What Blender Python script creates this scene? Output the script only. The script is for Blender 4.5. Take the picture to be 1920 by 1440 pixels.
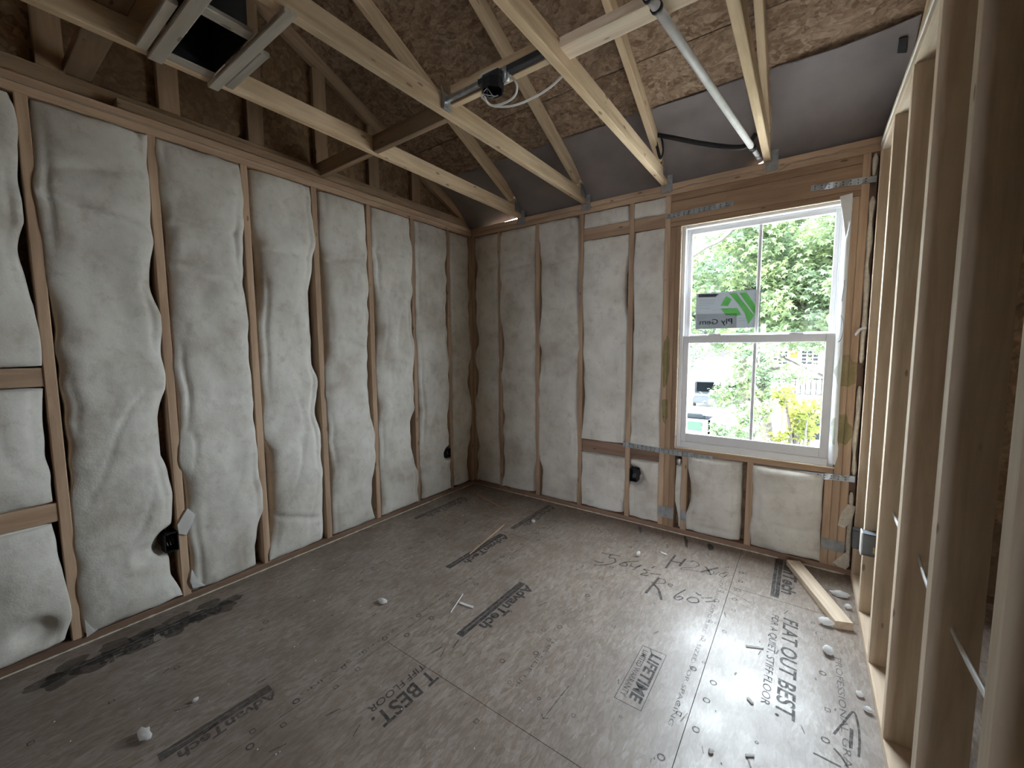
import bpy, bmesh, math, random
from mathutils import Vector, Matrix, noise

for o in list(bpy.data.objects):
    bpy.data.objects.remove(o, do_unlink=True)
SC = bpy.context.scene
COL = SC.collection
random.seed(7)

# ---------------------------------------------------------------- camera
F_PX, YAW, PITCH, ROLL = 768.0, 0.6234, -0.0894, -0.0059
CAM = Vector((2.6396, -3.0207, 1.3515))
fw = Vector((-math.sin(YAW) * math.cos(PITCH), math.cos(YAW) * math.cos(PITCH), math.sin(PITCH)))
rt0 = Vector((math.cos(YAW), math.sin(YAW), 0))
up0 = rt0.cross(fw)
RT = rt0 * math.cos(ROLL) + up0 * math.sin(ROLL)
UP = -rt0 * math.sin(ROLL) + up0 * math.cos(ROLL)
cd = bpy.data.cameras.new('camera')
cd.sensor_fit = 'HORIZONTAL'
cd.sensor_width = 36.0
cd.lens = 36.0 * F_PX / 1920.0
cd.clip_start = 0.02
cd.clip_end = 500
cam = bpy.data.objects.new('camera', cd)
cam.matrix_world = Matrix(((RT.x, UP.x, -fw.x, CAM.x), (RT.y, UP.y, -fw.y, CAM.y), (RT.z, UP.z, -fw.z, CAM.z), (0, 0, 0, 1)))
COL.objects.link(cam)
SC.camera = cam

# ---------------------------------------------------------------- sky, daylight, exposure
SKY = 1.0
world = bpy.data.worlds.new('overcast_sky')
SC.world = world
world.use_nodes = True
bg = world.node_tree.nodes['Background']
bg.inputs[0].default_value = (0.89, 0.96, 1.06, 1)
bg.inputs[1].default_value = SKY
sun = bpy.data.lights.new('hazy_sun', 'SUN')
sun.energy = 0.35
sun.angle = math.radians(12)
sun.color = (1.0, 0.96, 0.88)
so = bpy.data.objects.new('hazy_sun', sun)
so.rotation_euler = (math.radians(38), 0, math.radians(-40))
COL.objects.link(so)
pl = bpy.data.lights.new('window_portal', 'AREA')
pl.shape = 'RECTANGLE'
pl.size, pl.size_y = 0.86, 1.5
pl.cycles.is_portal = True
po = bpy.data.objects.new('window_portal', pl)
po.location = (2.35, 0.13, 1.40)
po.rotation_euler = (math.radians(-90), 0, 0)
COL.objects.link(po)
pl2 = bpy.data.lights.new('fill_opening_portal', 'AREA')  # sampling portal for the added fill opening behind the camera
pl2.shape = 'RECTANGLE'
pl2.size, pl2.size_y = 1.2, 1.4
pl2.cycles.is_portal = True
po2 = bpy.data.objects.new('fill_opening_portal', pl2)
po2.matrix_world = Matrix(((1, 0, 0, 3.10), (0, 0, -1, -8.04), (0, 1, 0, 1.45), (0, 0, 0, 1)))
COL.objects.link(po2)
SC.view_settings.view_transform = 'Standard'
SC.view_settings.look = 'None'
SC.view_settings.gamma = 1.0
SC.view_settings.use_curve_mapping = False
SC.view_settings.exposure = 4.95
SC.cycles.max_bounces = 8
SC.cycles.diffuse_bounces = 5
SC.cycles.glossy_bounces = 3
SC.cycles.use_adaptive_sampling = True
SC.cycles.adaptive_threshold = 0.04
SC.cycles.transparent_max_bounces = 16
SC.cycles.sample_clamp_indirect = 6.0
SC.cycles.caustics_reflective = False
SC.cycles.caustics_refractive = False


# ---------------------------------------------------------------- helpers
def P(u, v, ax, val):
    d = fw + RT * ((u - 960) / F_PX) - UP * ((v - 720) / F_PX)
    t = (val - CAM[ax]) / d[ax]
    return CAM + d * t


def F(u, v, z=0.0):
    return P(u, v, 2, z)


def tag(o, label=None, cat=None, group=None, kind=None):
    if label: o['label'] = label
    if cat: o['category'] = cat
    if group: o['group'] = group
    if kind: o['kind'] = kind
    return o


def put(o, parent):
    if parent is not None:
        o.parent = parent
        o.matrix_parent_inverse = Matrix.Translation(-parent.location)
    return o


def empty(name, loc=(0, 0, 0)):
    o = bpy.data.objects.new(name, None)
    o.location = loc
    o.empty_display_size = 0.05
    COL.objects.link(o)
    return o


def mesh(name, vs, fs, mat, parent=None, smooth=False):
    me = bpy.data.meshes.new(name)
    me.from_pydata([tuple(v) for v in vs], [], fs)
    if smooth:
        me.polygons.foreach_set('use_smooth', [True] * len(me.polygons))
    me.materials.append(mat)
    o = bpy.data.objects.new(name, me)
    COL.objects.link(o)
    return put(o, parent)


def bm_obj(name, bm, mat, parent=None, smooth=False):
    me = bpy.data.meshes.new(name)
    bmesh.ops.recalc_face_normals(bm, faces=bm.faces)
    bm.to_mesh(me)
    bm.free()
    if smooth:
        me.polygons.foreach_set('use_smooth', [True] * len(me.polygons))
    me.materials.append(mat)
    o = bpy.data.objects.new(name, me)
    COL.objects.link(o)
    return put(o, parent)


def bbox(bm, x0, x1, y0, y1, z0, z1):
    vs = [bm.verts.new(c) for c in ((x0, y0, z0), (x1, y0, z0), (x1, y1, z0), (x0, y1, z0), (x0, y0, z1), (x1, y0, z1), (x1, y1, z1), (x0, y1, z1))]
    for f in ((0, 3, 2, 1), (4, 5, 6, 7), (0, 1, 5, 4), (1, 2, 6, 5), (2, 3, 7, 6), (3, 0, 4, 7)):
        bm.faces.new([vs[i] for i in f])


def box(name, x0, x1, y0, y1, z0, z1, mat, parent=None, bevel=0.0):
    bm = bmesh.new()
    bbox(bm, x0, x1, y0, y1, z0, z1)
    if bevel:
        bmesh.ops.bevel(bm, geom=bm.edges[:], offset=bevel, segments=1, affect='EDGES')
    return bm_obj(name, bm, mat, parent)


_bc = {}


def board(name, p0, p1, w, t, side, mat, parent=None, ch=0.003):
    """lumber from p0 to p1 (centre line); w is measured along `side`, t across it; grain runs along local X"""
    p0, p1 = Vector(p0), Vector(p1)
    ax = (p1 - p0)
    L = ax.length
    ax.normalize()
    s = Vector(side)
    s = (s - ax * s.dot(ax)).normalized()
    n = ax.cross(s)
    key = (round(L, 3), w, t, mat.name)
    me = _bc.get(key)
    if me is None:
        a, b = w / 2, t / 2
        ring = [(a - ch, -b), (a, -b + ch), (a, b - ch), (a - ch, b), (-a + ch, b), (-a, b - ch), (-a, -b + ch), (-a + ch, -b)]
        vs = [(-L / 2, y, z) for y, z in ring] + [(L / 2, y, z) for y, z in ring]
        fs = [tuple(range(7, -1, -1)), tuple(range(8, 16))]
        fs += [(i, (i + 1) % 8, 8 + (i + 1) % 8, 8 + i) for i in range(8)]
        me = bpy.data.meshes.new(name)
        me.from_pydata(vs, [], fs)
        me.materials.append(mat)
        _bc[key] = me
    o = bpy.data.objects.new(name, me)
    c = (p0 + p1) / 2
    o.matrix_world = Matrix(((ax.x, s.x, n.x, c.x), (ax.y, s.y, n.y, c.y), (ax.z, s.z, n.z, c.z), (0, 0, 0, 1)))
    COL.objects.link(o)
    return put(o, parent)


def bxb(name, x0, x1, y0, y1, z0, z1, mat, parent=None):
    """axis aligned lumber, grain along the longest side"""
    d = (x1 - x0, y1 - y0, z1 - z0)
    c = ((x0 + x1) / 2, (y0 + y1) / 2, (z0 + z1) / 2)
    k = d.index(max(d))
    a, b = [i for i in range(3) if i != k]
    p0, p1 = list(c), list(c)
    p0[k] -= d[k] / 2
    p1[k] += d[k] / 2
    sd = [0, 0, 0]
    sd[a] = 1
    return board(name, p0, p1, round(d[a], 4), round(d[b], 4), sd, mat, parent, ch=min(0.003, d[a] / 4, d[b] / 4))


def tube_geo(pts, r, seg=8, rs=None, flat=1.0):
    pts = [Vector(p) for p in pts]
    vs, fs = [], []
    prev = None
    for i, p in enumerate(pts):
        t = (pts[min(i + 1, len(pts) - 1)] - pts[max(i - 1, 0)]).normalized()
        ref = prev if prev is not None else (Vector((0, 0, 1)) if abs(t.z) < 0.9 else Vector((1, 0, 0)))
        a = (ref - t * ref.dot(t)).normalized()
        prev = a
        b = t.cross(a)
        rr = rs[i] if rs else r
        for k in range(seg):
            an = 2 * math.pi * k / seg
            vs.append(p + a * (rr * math.cos(an)) + b * (rr * flat * math.sin(an)))
    for i in range(len(pts) - 1):
        for k in range(seg):
            fs.append((i * seg + k, i * seg + (k + 1) % seg, (i + 1) * seg + (k + 1) % seg, (i + 1) * seg + k))
    fs.append(tuple(range(seg - 1, -1, -1)))
    fs.append(tuple(range((len(pts) - 1) * seg, len(pts) * seg)))
    return vs, fs


def tube(name, pts, r, mat, parent=None, seg=8, rs=None, flat=1.0):
    vs, fs = tube_geo(pts, r, seg, rs, flat)
    return mesh(name, vs, fs, mat, parent, smooth=True)


def spline(pts, n=10):
    pts = [Vector(p) for p in pts]
    out = []
    for i in range(len(pts) - 1):
        p0, p1, p2, p3 = pts[max(i - 1, 0)], pts[i], pts[i + 1], pts[min(i + 2, len(pts) - 1)]
        for k in range(n):
            t = k / n
            out.append(0.5 * ((2 * p1) + (p2 - p0) * t + (2 * p0 - 5 * p1 + 4 * p2 - p3) * t * t + (3 * p1 - p0 - 3 * p2 + p3) * t ** 3))
    out.append(pts[-1])
    return out


# ---------------------------------------------------------------- materials
def nmat(name):
    m = bpy.data.materials.new(name)
    m.use_nodes = True
    nt = m.node_tree
    return m, nt, nt.nodes['Principled BSDF']


def N(nt, typ, **kw):
    n = nt.nodes.new(typ)
    for k, v in kw.items():
        if k.startswith('i_'):
            n.inputs[k[2:].replace('_', ' ')].default_value = v
        else:
            setattr(n, k, v)
    return n


def ramp(nt, src, stops):
    r = nt.nodes.new('ShaderNodeValToRGB')
    e = r.color_ramp.elements
    while len(e) < len(stops):
        e.new(0.5)
    for x, (p, c) in zip(e, stops):
        x.position = p
        x.color = (c[0], c[1], c[2], 1) if not isinstance(c, (int, float)) else (c, c, c, 1)
    nt.links.new(src, r.inputs[0])
    return r.outputs[0]


def mixc(nt, fac, a, b, mode='MIX'):
    m = nt.nodes.new('ShaderNodeMix')
    m.data_type = 'RGBA'
    m.blend_type = mode
    for s, v in ((m.inputs[0], fac), (m.inputs[6], a), (m.inputs[7], b)):
        if hasattr(v, 'is_linked'):
            nt.links.new(v, s)
        elif isinstance(v, (int, float)):
            s.default_value = v
        else:
            s.default_value = (v[0], v[1], v[2], 1)
    return m.outputs[2]


def bump(nt, bsdf, h, strength, dist):
    b = nt.nodes.new('ShaderNodeBump')
    b.inputs['Strength'].default_value = strength
    b.inputs['Distance'].default_value = dist
    nt.links.new(h, b.inputs['Height'])
    nt.links.new(b.outputs[0], bsdf.inputs['Normal'])


def coords(nt, scale, rnd=True):
    tc = N(nt, 'ShaderNodeTexCoord')
    mp = N(nt, 'ShaderNodeMapping')
    mp.inputs['Scale'].default_value = scale
    src = tc.outputs['Object']
    if rnd:
        oi = N(nt, 'ShaderNodeObjectInfo')
        ml = N(nt, 'ShaderNodeVectorMath', operation='MULTIPLY_ADD')
        ml.inputs[0].default_value = (37.1, 17.3, 23.7)
        nt.links.new(oi.outputs['Random'], ml.inputs[1])
        nt.links.new(src, ml.inputs[2])
        src = ml.outputs[0]
    nt.links.new(src, mp.inputs[0])
    return mp.outputs[0]


def wood(name, dark, light, rough=0.8, stain=0.25):
    m, nt, b = nmat(name)
    v = coords(nt, (1.6, 22, 22))
    n1 = N(nt, 'ShaderNodeTexNoise', i_Scale=1.0, i_Detail=6.0, i_Roughness=0.6, i_Distortion=0.6)
    nt.links.new(v, n1.inputs['Vector'])
    c = ramp(nt, n1.outputs['Fac'], [(0.30, dark), (0.62, light)])
    v2 = coords(nt, (3.0, 9, 9))
    n2 = N(nt, 'ShaderNodeTexNoise', i_Scale=1.0, i_Detail=4.0)
    nt.links.new(v2, n2.inputs['Vector'])
    s = ramp(nt, n2.outputs['Fac'], [(0.45, 0.0), (0.75, stain)])
    c = mixc(nt, s, c, [x * 0.45 for x in dark])
    # knots
    v3 = coords(nt, (5.0, 15, 15))
    vo = N(nt, 'ShaderNodeTexVoronoi', i_Scale=1.0)
    nt.links.new(v3, vo.inputs['Vector'])
    k = ramp(nt, vo.outputs['Distance'], [(0.07, 0.7), (0.11, 0.0)])
    c = mixc(nt, k, c, [dark[0] * 0.35, dark[1] * 0.28, dark[2] * 0.22])
    oi = N(nt, 'ShaderNodeObjectInfo')
    mr = N(nt, 'ShaderNodeMapRange')
    mr.inputs[3].default_value = 0.82
    mr.inputs[4].default_value = 1.14
    nt.links.new(oi.outputs['Random'], mr.inputs[0])
    hs = N(nt, 'ShaderNodeHueSaturation')
    nt.links.new(mr.outputs[0], hs.inputs['Value'])
    nt.links.new(c, hs.inputs['Color'])
    nt.links.new(hs.outputs[0], b.inputs['Base Color'])
    b.inputs['Roughness'].default_value = rough
    b.inputs['Specular IOR Level'].default_value = 0.25
    bump(nt, b, n1.outputs['Fac'], 0.25, 0.002)
    return m


def flakes(name, cols, scale, rough, spec, bumpd=0.001, dirt=None, rnd=False):
    m, nt, b = nmat(name)
    v = coords(nt, scale, rnd)
    n0 = N(nt, 'ShaderNodeTexNoise', i_Scale=0.22, i_Detail=3.0)
    nt.links.new(v, n0.inputs['Vector'])
    vm = N(nt, 'ShaderNodeVectorMath', operation='MULTIPLY_ADD')
    vm.inputs[1].default_value = (3.2, 3.2, 3.2)
    nt.links.new(n0.outputs['Color'], vm.inputs[0])
    nt.links.new(v, vm.inputs[2])
    vo = N(nt, 'ShaderNodeTexVoronoi', i_Scale=1.0, i_Randomness=1.0)
    nt.links.new(vm.outputs[0], vo.inputs['Vector'])
    sp = N(nt, 'ShaderNodeSeparateColor')
    nt.links.new(vo.outputs['Color'], sp.inputs[0])
    vo2 = N(nt, 'ShaderNodeTexVoronoi', i_Scale=2.3)
    nt.links.new(vm.outputs[0], vo2.inputs['Vector'])
    sp2 = N(nt, 'ShaderNodeSeparateColor')
    nt.links.new(vo2.outputs['Color'], sp2.inputs[0])
    c = mixc(nt, 0.45, ramp(nt, sp.outputs[0], cols), ramp(nt, sp2.outputs[1], cols))
    v2 = coords(nt, (1, 1, 1), rnd)
    n2 = N(nt, 'ShaderNodeTexNoise', i_Scale=2.6, i_Detail=6.0, i_Roughness=0.62)
    nt.links.new(v2, n2.inputs['Vector'])
    if dirt:
        c = mixc(nt, ramp(nt, n2.outputs['Fac'], [(0.44, 0.0), (0.66, dirt[1])]), c, dirt[0])
        n3 = N(nt, 'ShaderNodeTexNoise', i_Scale=9.0, i_Detail=5.0, i_Roughness=0.7)
        nt.links.new(v2, n3.inputs['Vector'])
        c = mixc(nt, ramp(nt, n3.outputs['Fac'], [(0.55, 0.0), (0.72, dirt[1] * 0.9)]), c, dirt[0])
    nt.links.new(c, b.inputs['Base Color'])
    nt.links.new(ramp(nt, n2.outputs['Fac'], [(0.3, rough - 0.1), (0.7, rough + 0.14)]), b.inputs['Roughness'])
    b.inputs['Specular IOR Level'].default_value = spec
    bump(nt, b, sp.outputs[0], 0.35, bumpd)
    return m


def plain(name, col, rough=0.6, metal=0.0, var=0.08, scale=30, spec=0.5, bumpd=0.0):
    m, nt, b = nmat(name)
    v = coords(nt, (1, 1, 1))
    n = N(nt, 'ShaderNodeTexNoise', i_Scale=scale, i_Detail=4.0)
    nt.links.new(v, n.inputs['Vector'])
    c = ramp(nt, n.outputs['Fac'], [(0.3, [x * (1 - var) for x in col]), (0.7, [min(1, x * (1 + var)) for x in col])])
    nt.links.new(c, b.inputs['Base Color'])
    b.inputs['Roughness'].default_value = rough
    b.inputs['Metallic'].default_value = metal
    b.inputs['Specular IOR Level'].default_value = spec
    if bumpd:
        bump(nt, b, n.outputs['Fac'], 0.5, bumpd)
    return m


M = {}
M['stud'] = wood('stud_wood', (0.40, 0.265, 0.175), (0.60, 0.43, 0.295))
M['header'] = wood('header_wood', (0.28, 0.175, 0.11), (0.42, 0.28, 0.18))
M['pine'] = wood('pale_pine', (0.58, 0.445, 0.32), (0.78, 0.655, 0.51), stain=0.2)
M['truss'] = wood('truss_pine', (0.52, 0.375, 0.225), (0.74, 0.58, 0.39), stain=0.3)
M['oldtruss'] = wood('dull_truss_wood', (0.26, 0.175, 0.11), (0.40, 0.28, 0.18), stain=0.3)
M['greywood'] = wood('grey_strip_wood', (0.42, 0.38, 0.32), (0.56, 0.52, 0.45), stain=0.15)
M['plate'] = wood('bottom_plate_wood', (0.20, 0.12, 0.085), (0.33, 0.215, 0.15), stain=0.5)
M['floor'] = flakes('subfloor_flakes', [(0.0, (0.19, 0.145, 0.115)), (0.5, (0.26, 0.21, 0.175)), (1.0, (0.37, 0.315, 0.28))], (80, 24, 30), 0.41, 0.8, 0.0006, ((0.15, 0.105, 0.08), 0.55))
M['osb'] = flakes('osb_sheathing', [(0.0, (0.15, 0.09, 0.055)), (0.5, (0.28, 0.19, 0.125)), (1.0, (0.45, 0.335, 0.235))], (24, 40, 30), 0.8, 0.2, 0.002, ((0.10, 0.06, 0.04), 0.5), True)
M['osbwall'] = flakes('osb_wall_sheathing', [(0.0, (0.12, 0.07, 0.04)), (0.5, (0.2, 0.125, 0.07)), (1.0, (0.3, 0.2, 0.12))], (30, 30, 24), 0.85, 0.2, 0.002, ((0.08, 0.05, 0.03), 0.5))
M['grey'] = plain('grey_eave_board', (0.235, 0.205, 0.20), 0.85, var=0.12, scale=5)
M['galv'] = plain('galvanized_steel', (0.42, 0.44, 0.45), 0.45, 0.85, 0.25, 25)
M['dullgalv'] = plain('dull_galvanized', (0.33, 0.34, 0.34), 0.6, 0.5, 0.2, 30)
M['darksteel'] = plain('dark_steel', (0.10, 0.11, 0.12), 0.4, 0.8, 0.2, 20)
M['black'] = plain('black_plastic', (0.012, 0.012, 0.014), 0.5)
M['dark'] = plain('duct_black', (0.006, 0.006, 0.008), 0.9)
M['vinyl'] = plain('white_vinyl', (0.72, 0.72, 0.73), 0.35, var=0.02)
M['pvc'] = plain('dusty_white_pvc', (0.66, 0.65, 0.63), 0.45, var=0.12, scale=14)
M['cable'] = plain('white_cable', (0.74, 0.73, 0.71), 0.45, var=0.05)
M['wire'] = plain('tan_wire', (0.42, 0.35, 0.28), 0.6)
M['foam'] = plain('sealant', (0.66, 0.60, 0.50), 0.8, var=0.15, scale=60)
M['wrap'] = plain('white_house_wrap', (0.80, 0.81, 0.82), 0.5, var=0.03)
M['fluff'] = plain('white_scrap', (0.80, 0.80, 0.80), 0.9, var=0.06, scale=80, bumpd=0.004)
M['ink'] = plain('black_ink', (0.035, 0.035, 0.038), 0.6)
M['boxgrey'] = plain('grey_box_plastic', (0.17, 0.18, 0.20), 0.45)
M['tape'] = plain('yellow_tag', (0.62, 0.56, 0.25), 0.6)
M['foil'] = plain('duct_foil', (0.5, 0.5, 0.5), 0.35, 0.7, 0.25, 40)


def ink_mat(name, col, cover, scale=45):
    """worn print: ink broken up so the board shows through"""
    m, nt, b = nmat(name)
    b.inputs['Base Color'].default_value = (*col, 1)
    b.inputs['Roughness'].default_value = 0.7
    v = coords(nt, (1, 1, 1), False)
    n = N(nt, 'ShaderNodeTexNoise', i_Scale=scale, i_Detail=5.0, i_Roughness=0.7)
    nt.links.new(v, n.inputs['Vector'])
    f = ramp(nt, n.outputs['Fac'], [(0.62 - cover * 0.4, cover), (0.72, cover * 0.35)])
    tr = N(nt, 'ShaderNodeBsdfTransparent')
    mx = N(nt, 'ShaderNodeMixShader')
    nt.links.new(f, mx.inputs[0])
    nt.links.new(tr.outputs[0], mx.inputs[1])
    nt.links.new(b.outputs[0], mx.inputs[2])
    nt.links.new(mx.outputs[0], nt.nodes['Material Output'].inputs[0])
    return m


M['print'] = ink_mat('worn_floor_print', (0.030, 0.033, 0.038), 0.88)
M['printpale'] = ink_mat('faded_floor_print', (0.05, 0.05, 0.055), 0.55)
M['marker'] = ink_mat('marker_ink', (0.03, 0.03, 0.033), 0.85, 70)
M['smudge'] = ink_mat('dark_smudge', (0.02, 0.018, 0.015), 0.45, 12)


def insul():
    m, nt, b = nmat('fiberglass')
    v = coords(nt, (1, 1, 1))
    n1 = N(nt, 'ShaderNodeTexNoise', i_Scale=3.2, i_Detail=5.0, i_Roughness=0.6)
    n2 = N(nt, 'ShaderNodeTexNoise', i_Scale=120.0, i_Detail=3.0, i_Roughness=0.7)
    n3 = N(nt, 'ShaderNodeTexNoise', i_Scale=14.0, i_Detail=5.0, i_Roughness=0.7)
    for n in (n1, n2, n3):
        nt.links.new(v, n.inputs['Vector'])
    c = ramp(nt, n1.outputs['Fac'], [(0.38, (0.78, 0.755, 0.69)), (0.56, (0.66, 0.625, 0.555)), (0.70, (0.50, 0.45, 0.38))])
    c = mixc(nt, ramp(nt, n3.outputs['Fac'], [(0.53, 0.0), (0.74, 0.5)]), c, (0.44, 0.36, 0.29))
    c = mixc(nt, 0.16, c, n2.outputs['Color'], 'OVERLAY')
    hs = N(nt, 'ShaderNodeHueSaturation')
    hs.inputs['Saturation'].default_value = 0.85
    nt.links.new(c, hs.inputs['Color'])
    nt.links.new(hs.outputs[0], b.inputs['Base Color'])
    b.inputs['Roughness'].default_value = 1.0
    b.inputs['Specular IOR Level'].default_value = 0.1
    b.inputs['Sheen Weight'].default_value = 0.15
    ad = N(nt, 'ShaderNodeMath', operation='MULTIPLY_ADD')
    ad.inputs[1].default_value = 3.0
    nt.links.new(n3.outputs['Fac'], ad.inputs[0])
    nt.links.new(n2.outputs['Fac'], ad.inputs[2])
    bump(nt, b, ad.outputs[0], 0.5, 0.0018)
    return m


M['batt'] = insul()


def glass():
    m, nt, b = nmat('window_glass')
    tr = N(nt, 'ShaderNodeBsdfTransparent')
    tr.inputs[0].default_value = (0.94, 0.965, 0.955, 1)
    gl = N(nt, 'ShaderNodeBsdfGlossy')
    gl.inputs['Roughness'].default_value = 0.03
    fr = N(nt, 'ShaderNodeFresnel', i_IOR=1.45)
    mx = N(nt, 'ShaderNodeMixShader')
    ge = N(nt, 'ShaderNodeNewGeometry')      # reflect on the outer skin of the pane only, not inside it
    iv = N(nt, 'ShaderNodeMath', operation='SUBTRACT')
    iv.inputs[0].default_value = 1.0
    nt.links.new(ge.outputs['Backfacing'], iv.inputs[1])
    mu = N(nt, 'ShaderNodeMath', operation='MULTIPLY')
    nt.links.new(fr.outputs[0], mu.inputs[0])
    nt.links.new(iv.outputs[0], mu.inputs[1])
    refl_cut = N(nt, 'ShaderNodeMath', operation='MULTIPLY')      # reflectance turned down so the far opening does not mirror in the pane
    refl_cut.inputs[1].default_value = 0.15
    nt.links.new(mu.outputs[0], refl_cut.inputs[0])
    nt.links.new(refl_cut.outputs[0], mx.inputs[0])
    nt.links.new(tr.outputs[0], mx.inputs[1])
    nt.links.new(gl.outputs[0], mx.inputs[2])
    nt.links.new(mx.outputs[0], nt.nodes['Material Output'].inputs[0])
    return m


M['glass'] = glass()


def film(name, col, opac, trans=0.75):
    m, nt, b = nmat(name)
    d = N(nt, 'ShaderNodeBsdfDiffuse')
    d.inputs[0].default_value = (*col, 1)
    t = N(nt, 'ShaderNodeBsdfTranslucent')
    t.inputs[0].default_value = (*col, 1)
    a = N(nt, 'ShaderNodeMixShader')
    a.inputs[0].default_value = trans
    nt.links.new(d.outputs[0], a.inputs[1])
    nt.links.new(t.outputs[0], a.inputs[2])
    tr = N(nt, 'ShaderNodeBsdfTransparent')
    mx = N(nt, 'ShaderNodeMixShader')
    mx.inputs[0].default_value = opac
    nt.links.new(tr.outputs[0], mx.inputs[1])
    nt.links.new(a.outputs[0], mx.inputs[2])
    nt.links.new(mx.outputs[0], nt.nodes['Material Output'].inputs[0])
    return m


M['fluff'] = film('white_fluff', (0.95, 0.95, 0.95), 1.0, 0.6)
M['label'] = film('label_film', (0.024, 0.024, 0.025), 0.985)
def tint(name, col):
    m, nt, b = nmat(name)
    tr = N(nt, 'ShaderNodeBsdfTransparent')
    tr.inputs[0].default_value = (*col, 1)
    nt.links.new(tr.outputs[0], nt.nodes['Material Output'].inputs[0])
    return m


M['labelgreen'] = tint('label_green', (0.30, 0.85, 0.22))
M['labelgrey'] = tint('label_grey', (0.62, 0.62, 0.62))
M['labeldark'] = tint('label_dark', (0.12, 0.12, 0.13))


def leafmat(name, col, col2):
    m, nt, b = nmat(name)
    v = coords(nt, (1, 1, 1), False)
    n = N(nt, 'ShaderNodeTexNoise', i_Scale=1.3, i_Detail=3.0)
    nt.links.new(v, n.inputs['Vector'])
    c = ramp(nt, n.outputs['Fac'], [(0.35, col), (0.65, col2)])
    d = N(nt, 'ShaderNodeBsdfDiffuse')
    t = N(nt, 'ShaderNodeBsdfTranslucent')
    nt.links.new(c, d.inputs[0])
    nt.links.new(c, t.inputs[0])
    a = N(nt, 'ShaderNodeMixShader')
    a.inputs[0].default_value = 0.5
    nt.links.new(d.outputs[0], a.inputs[1])
    nt.links.new(t.outputs[0], a.inputs[2])
    nt.links.new(a.outputs[0], nt.nodes['Material Output'].inputs[0])
    return m


M['leaf'] = leafmat('green_leaves', (0.125, 0.175, 0.115), (0.19, 0.24, 0.11))
M['leaf2'] = leafmat('dull_green_leaves', (0.125, 0.16, 0.135), (0.17, 0.20, 0.15))
M['leaf3'] = leafmat('yellow_green_leaves', (0.13, 0.16, 0.045), (0.21, 0.20, 0.05))
M['bark'] = plain('grey_bark', (0.06, 0.052, 0.047), 0.9, var=0.3, scale=18, bumpd=0.02)
M['wallwhite'] = plain('white_siding', (0.60, 0.59, 0.57), 0.7, var=0.03)
M['roofpink'] = plain('pinkish_shingles', (0.068, 0.055, 0.055), 0.9, var=0.12, scale=12)
M['yellow'] = plain('yellow_panel', (0.10, 0.066, 0.012), 0.8)
M['winpane'] = plain('dark_house_pane', (0.012, 0.014, 0.017), 0.15, spec=0.2)
M['concrete'] = plain('pale_concrete', (0.50, 0.48, 0.45), 0.9, var=0.1, scale=3)
M['grass'] = plain('lawn', (0.05, 0.07, 0.025), 0.95, var=0.35, scale=6)
M['carpaint'] = plain('silver_car_paint', (0.045, 0.05, 0.058), 0.4, 0.0)
M['carwhite'] = plain('white_car_paint', (0.75, 0.75, 0.75), 0.3)
M['rail'] = plain('dark_rail_metal', (0.012, 0.012, 0.012), 0.5, spec=0.2)
M['steelfence'] = plain('fence_steel', (0.024, 0.026, 0.03), 0.6, spec=0.2)
M['signgreen'] = plain('green_sign', (0.006, 0.03, 0.016), 0.6)
M['greenspray'] = ink_mat('green_spray_paint', (0.20, 0.24, 0.04), 0.38, 14)

# ---------------------------------------------------------------- dimensions
PT = 2.465           # top of the double top plate
PB = 2.389           # underside of it
W = 2.908            # room face of the stud wall on the right
T = 0.038
D = 0.0889
SP = 0.4064
STUD_L = [-0.3134 - SP * k for k in range(9)]
STUD_B = [0.336 + SP * k for k in range(4)]
STUD_R = [-0.020 - SP * k for k in range(-0, 9)]
TRX = [0.56, 1.17, 1.78, 2.39, 3.0, 3.61, 4.22]
SL = 0.46
def zdeck(y): return 2.61 - SL * y       # underside of roof deck
RIDGE = -4.0
XE, YE = 5.9, -8.0     # far walls of the storey

# ---------------------------------------------------------------- floor
floor = tag(empty('floor'), 'wood subfloor of printed panels with black lettering', None, None, 'structure')
G = 0.0012
def panel(x0, x1, y0, y1):
    bm = bmesh.new()
    bbox(bm, x0 + G, x1 - G, y0 + G, y1 - G, -0.018, 0.0)
    return bm_obj('subfloor_panel', bm, M['floor'], floor)
cols = [(-0.10, 1.13), (1.13, 2.35), (2.35, 3.57), (3.57, 4.79), (4.79, XE)]
offs = [-0.70, -1.917, -0.52, -1.9, -0.7]
for (a, b), s in zip(cols, offs):
    ys = [0.10]
    y = s
    while y > YE:
        ys.append(y)
        y -= 2.44
    ys.append(YE)
    for y0, y1 in zip(ys[1:], ys[:-1]):
        panel(a, b, y0, y1)
box('joist_layer', -0.10, XE, YE, 0.10, -0.10, -0.0185, M['dark'], floor)


def decal(name, polys, mat, z=0.0006):
    """flat ink shapes lying on the floor: polys is a list of point lists"""
    vs, fs = [], []
    for p in polys:
        k = len(vs)
        vs += [(q[0], q[1], z) for q in p]
        fs.append(tuple(range(k, k + len(p))))
    o = mesh(name, vs, fs, mat, floor)
    me = o.data
    if me.polygons and me.polygons[0].normal.z < 0:
        me.flip_normals()
    return o


def text_mesh(body, shear=0.0, fat=0.0, spacing=1.0):
    cu = bpy.data.curves.new('t', 'FONT')
    cu.body = body
    cu.shear = shear
    cu.offset = fat
    cu.space_character = spacing
    cu.resolution_u = 3
    ob = bpy.data.objects.new('t', cu)
    COL.objects.link(ob)
    dg = bpy.context.evaluated_depsgraph_get()
    me = bpy.data.meshes.new_from_object(ob.evaluated_get(dg))
    bpy.data.objects.remove(ob, do_unlink=True)
    return me


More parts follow.
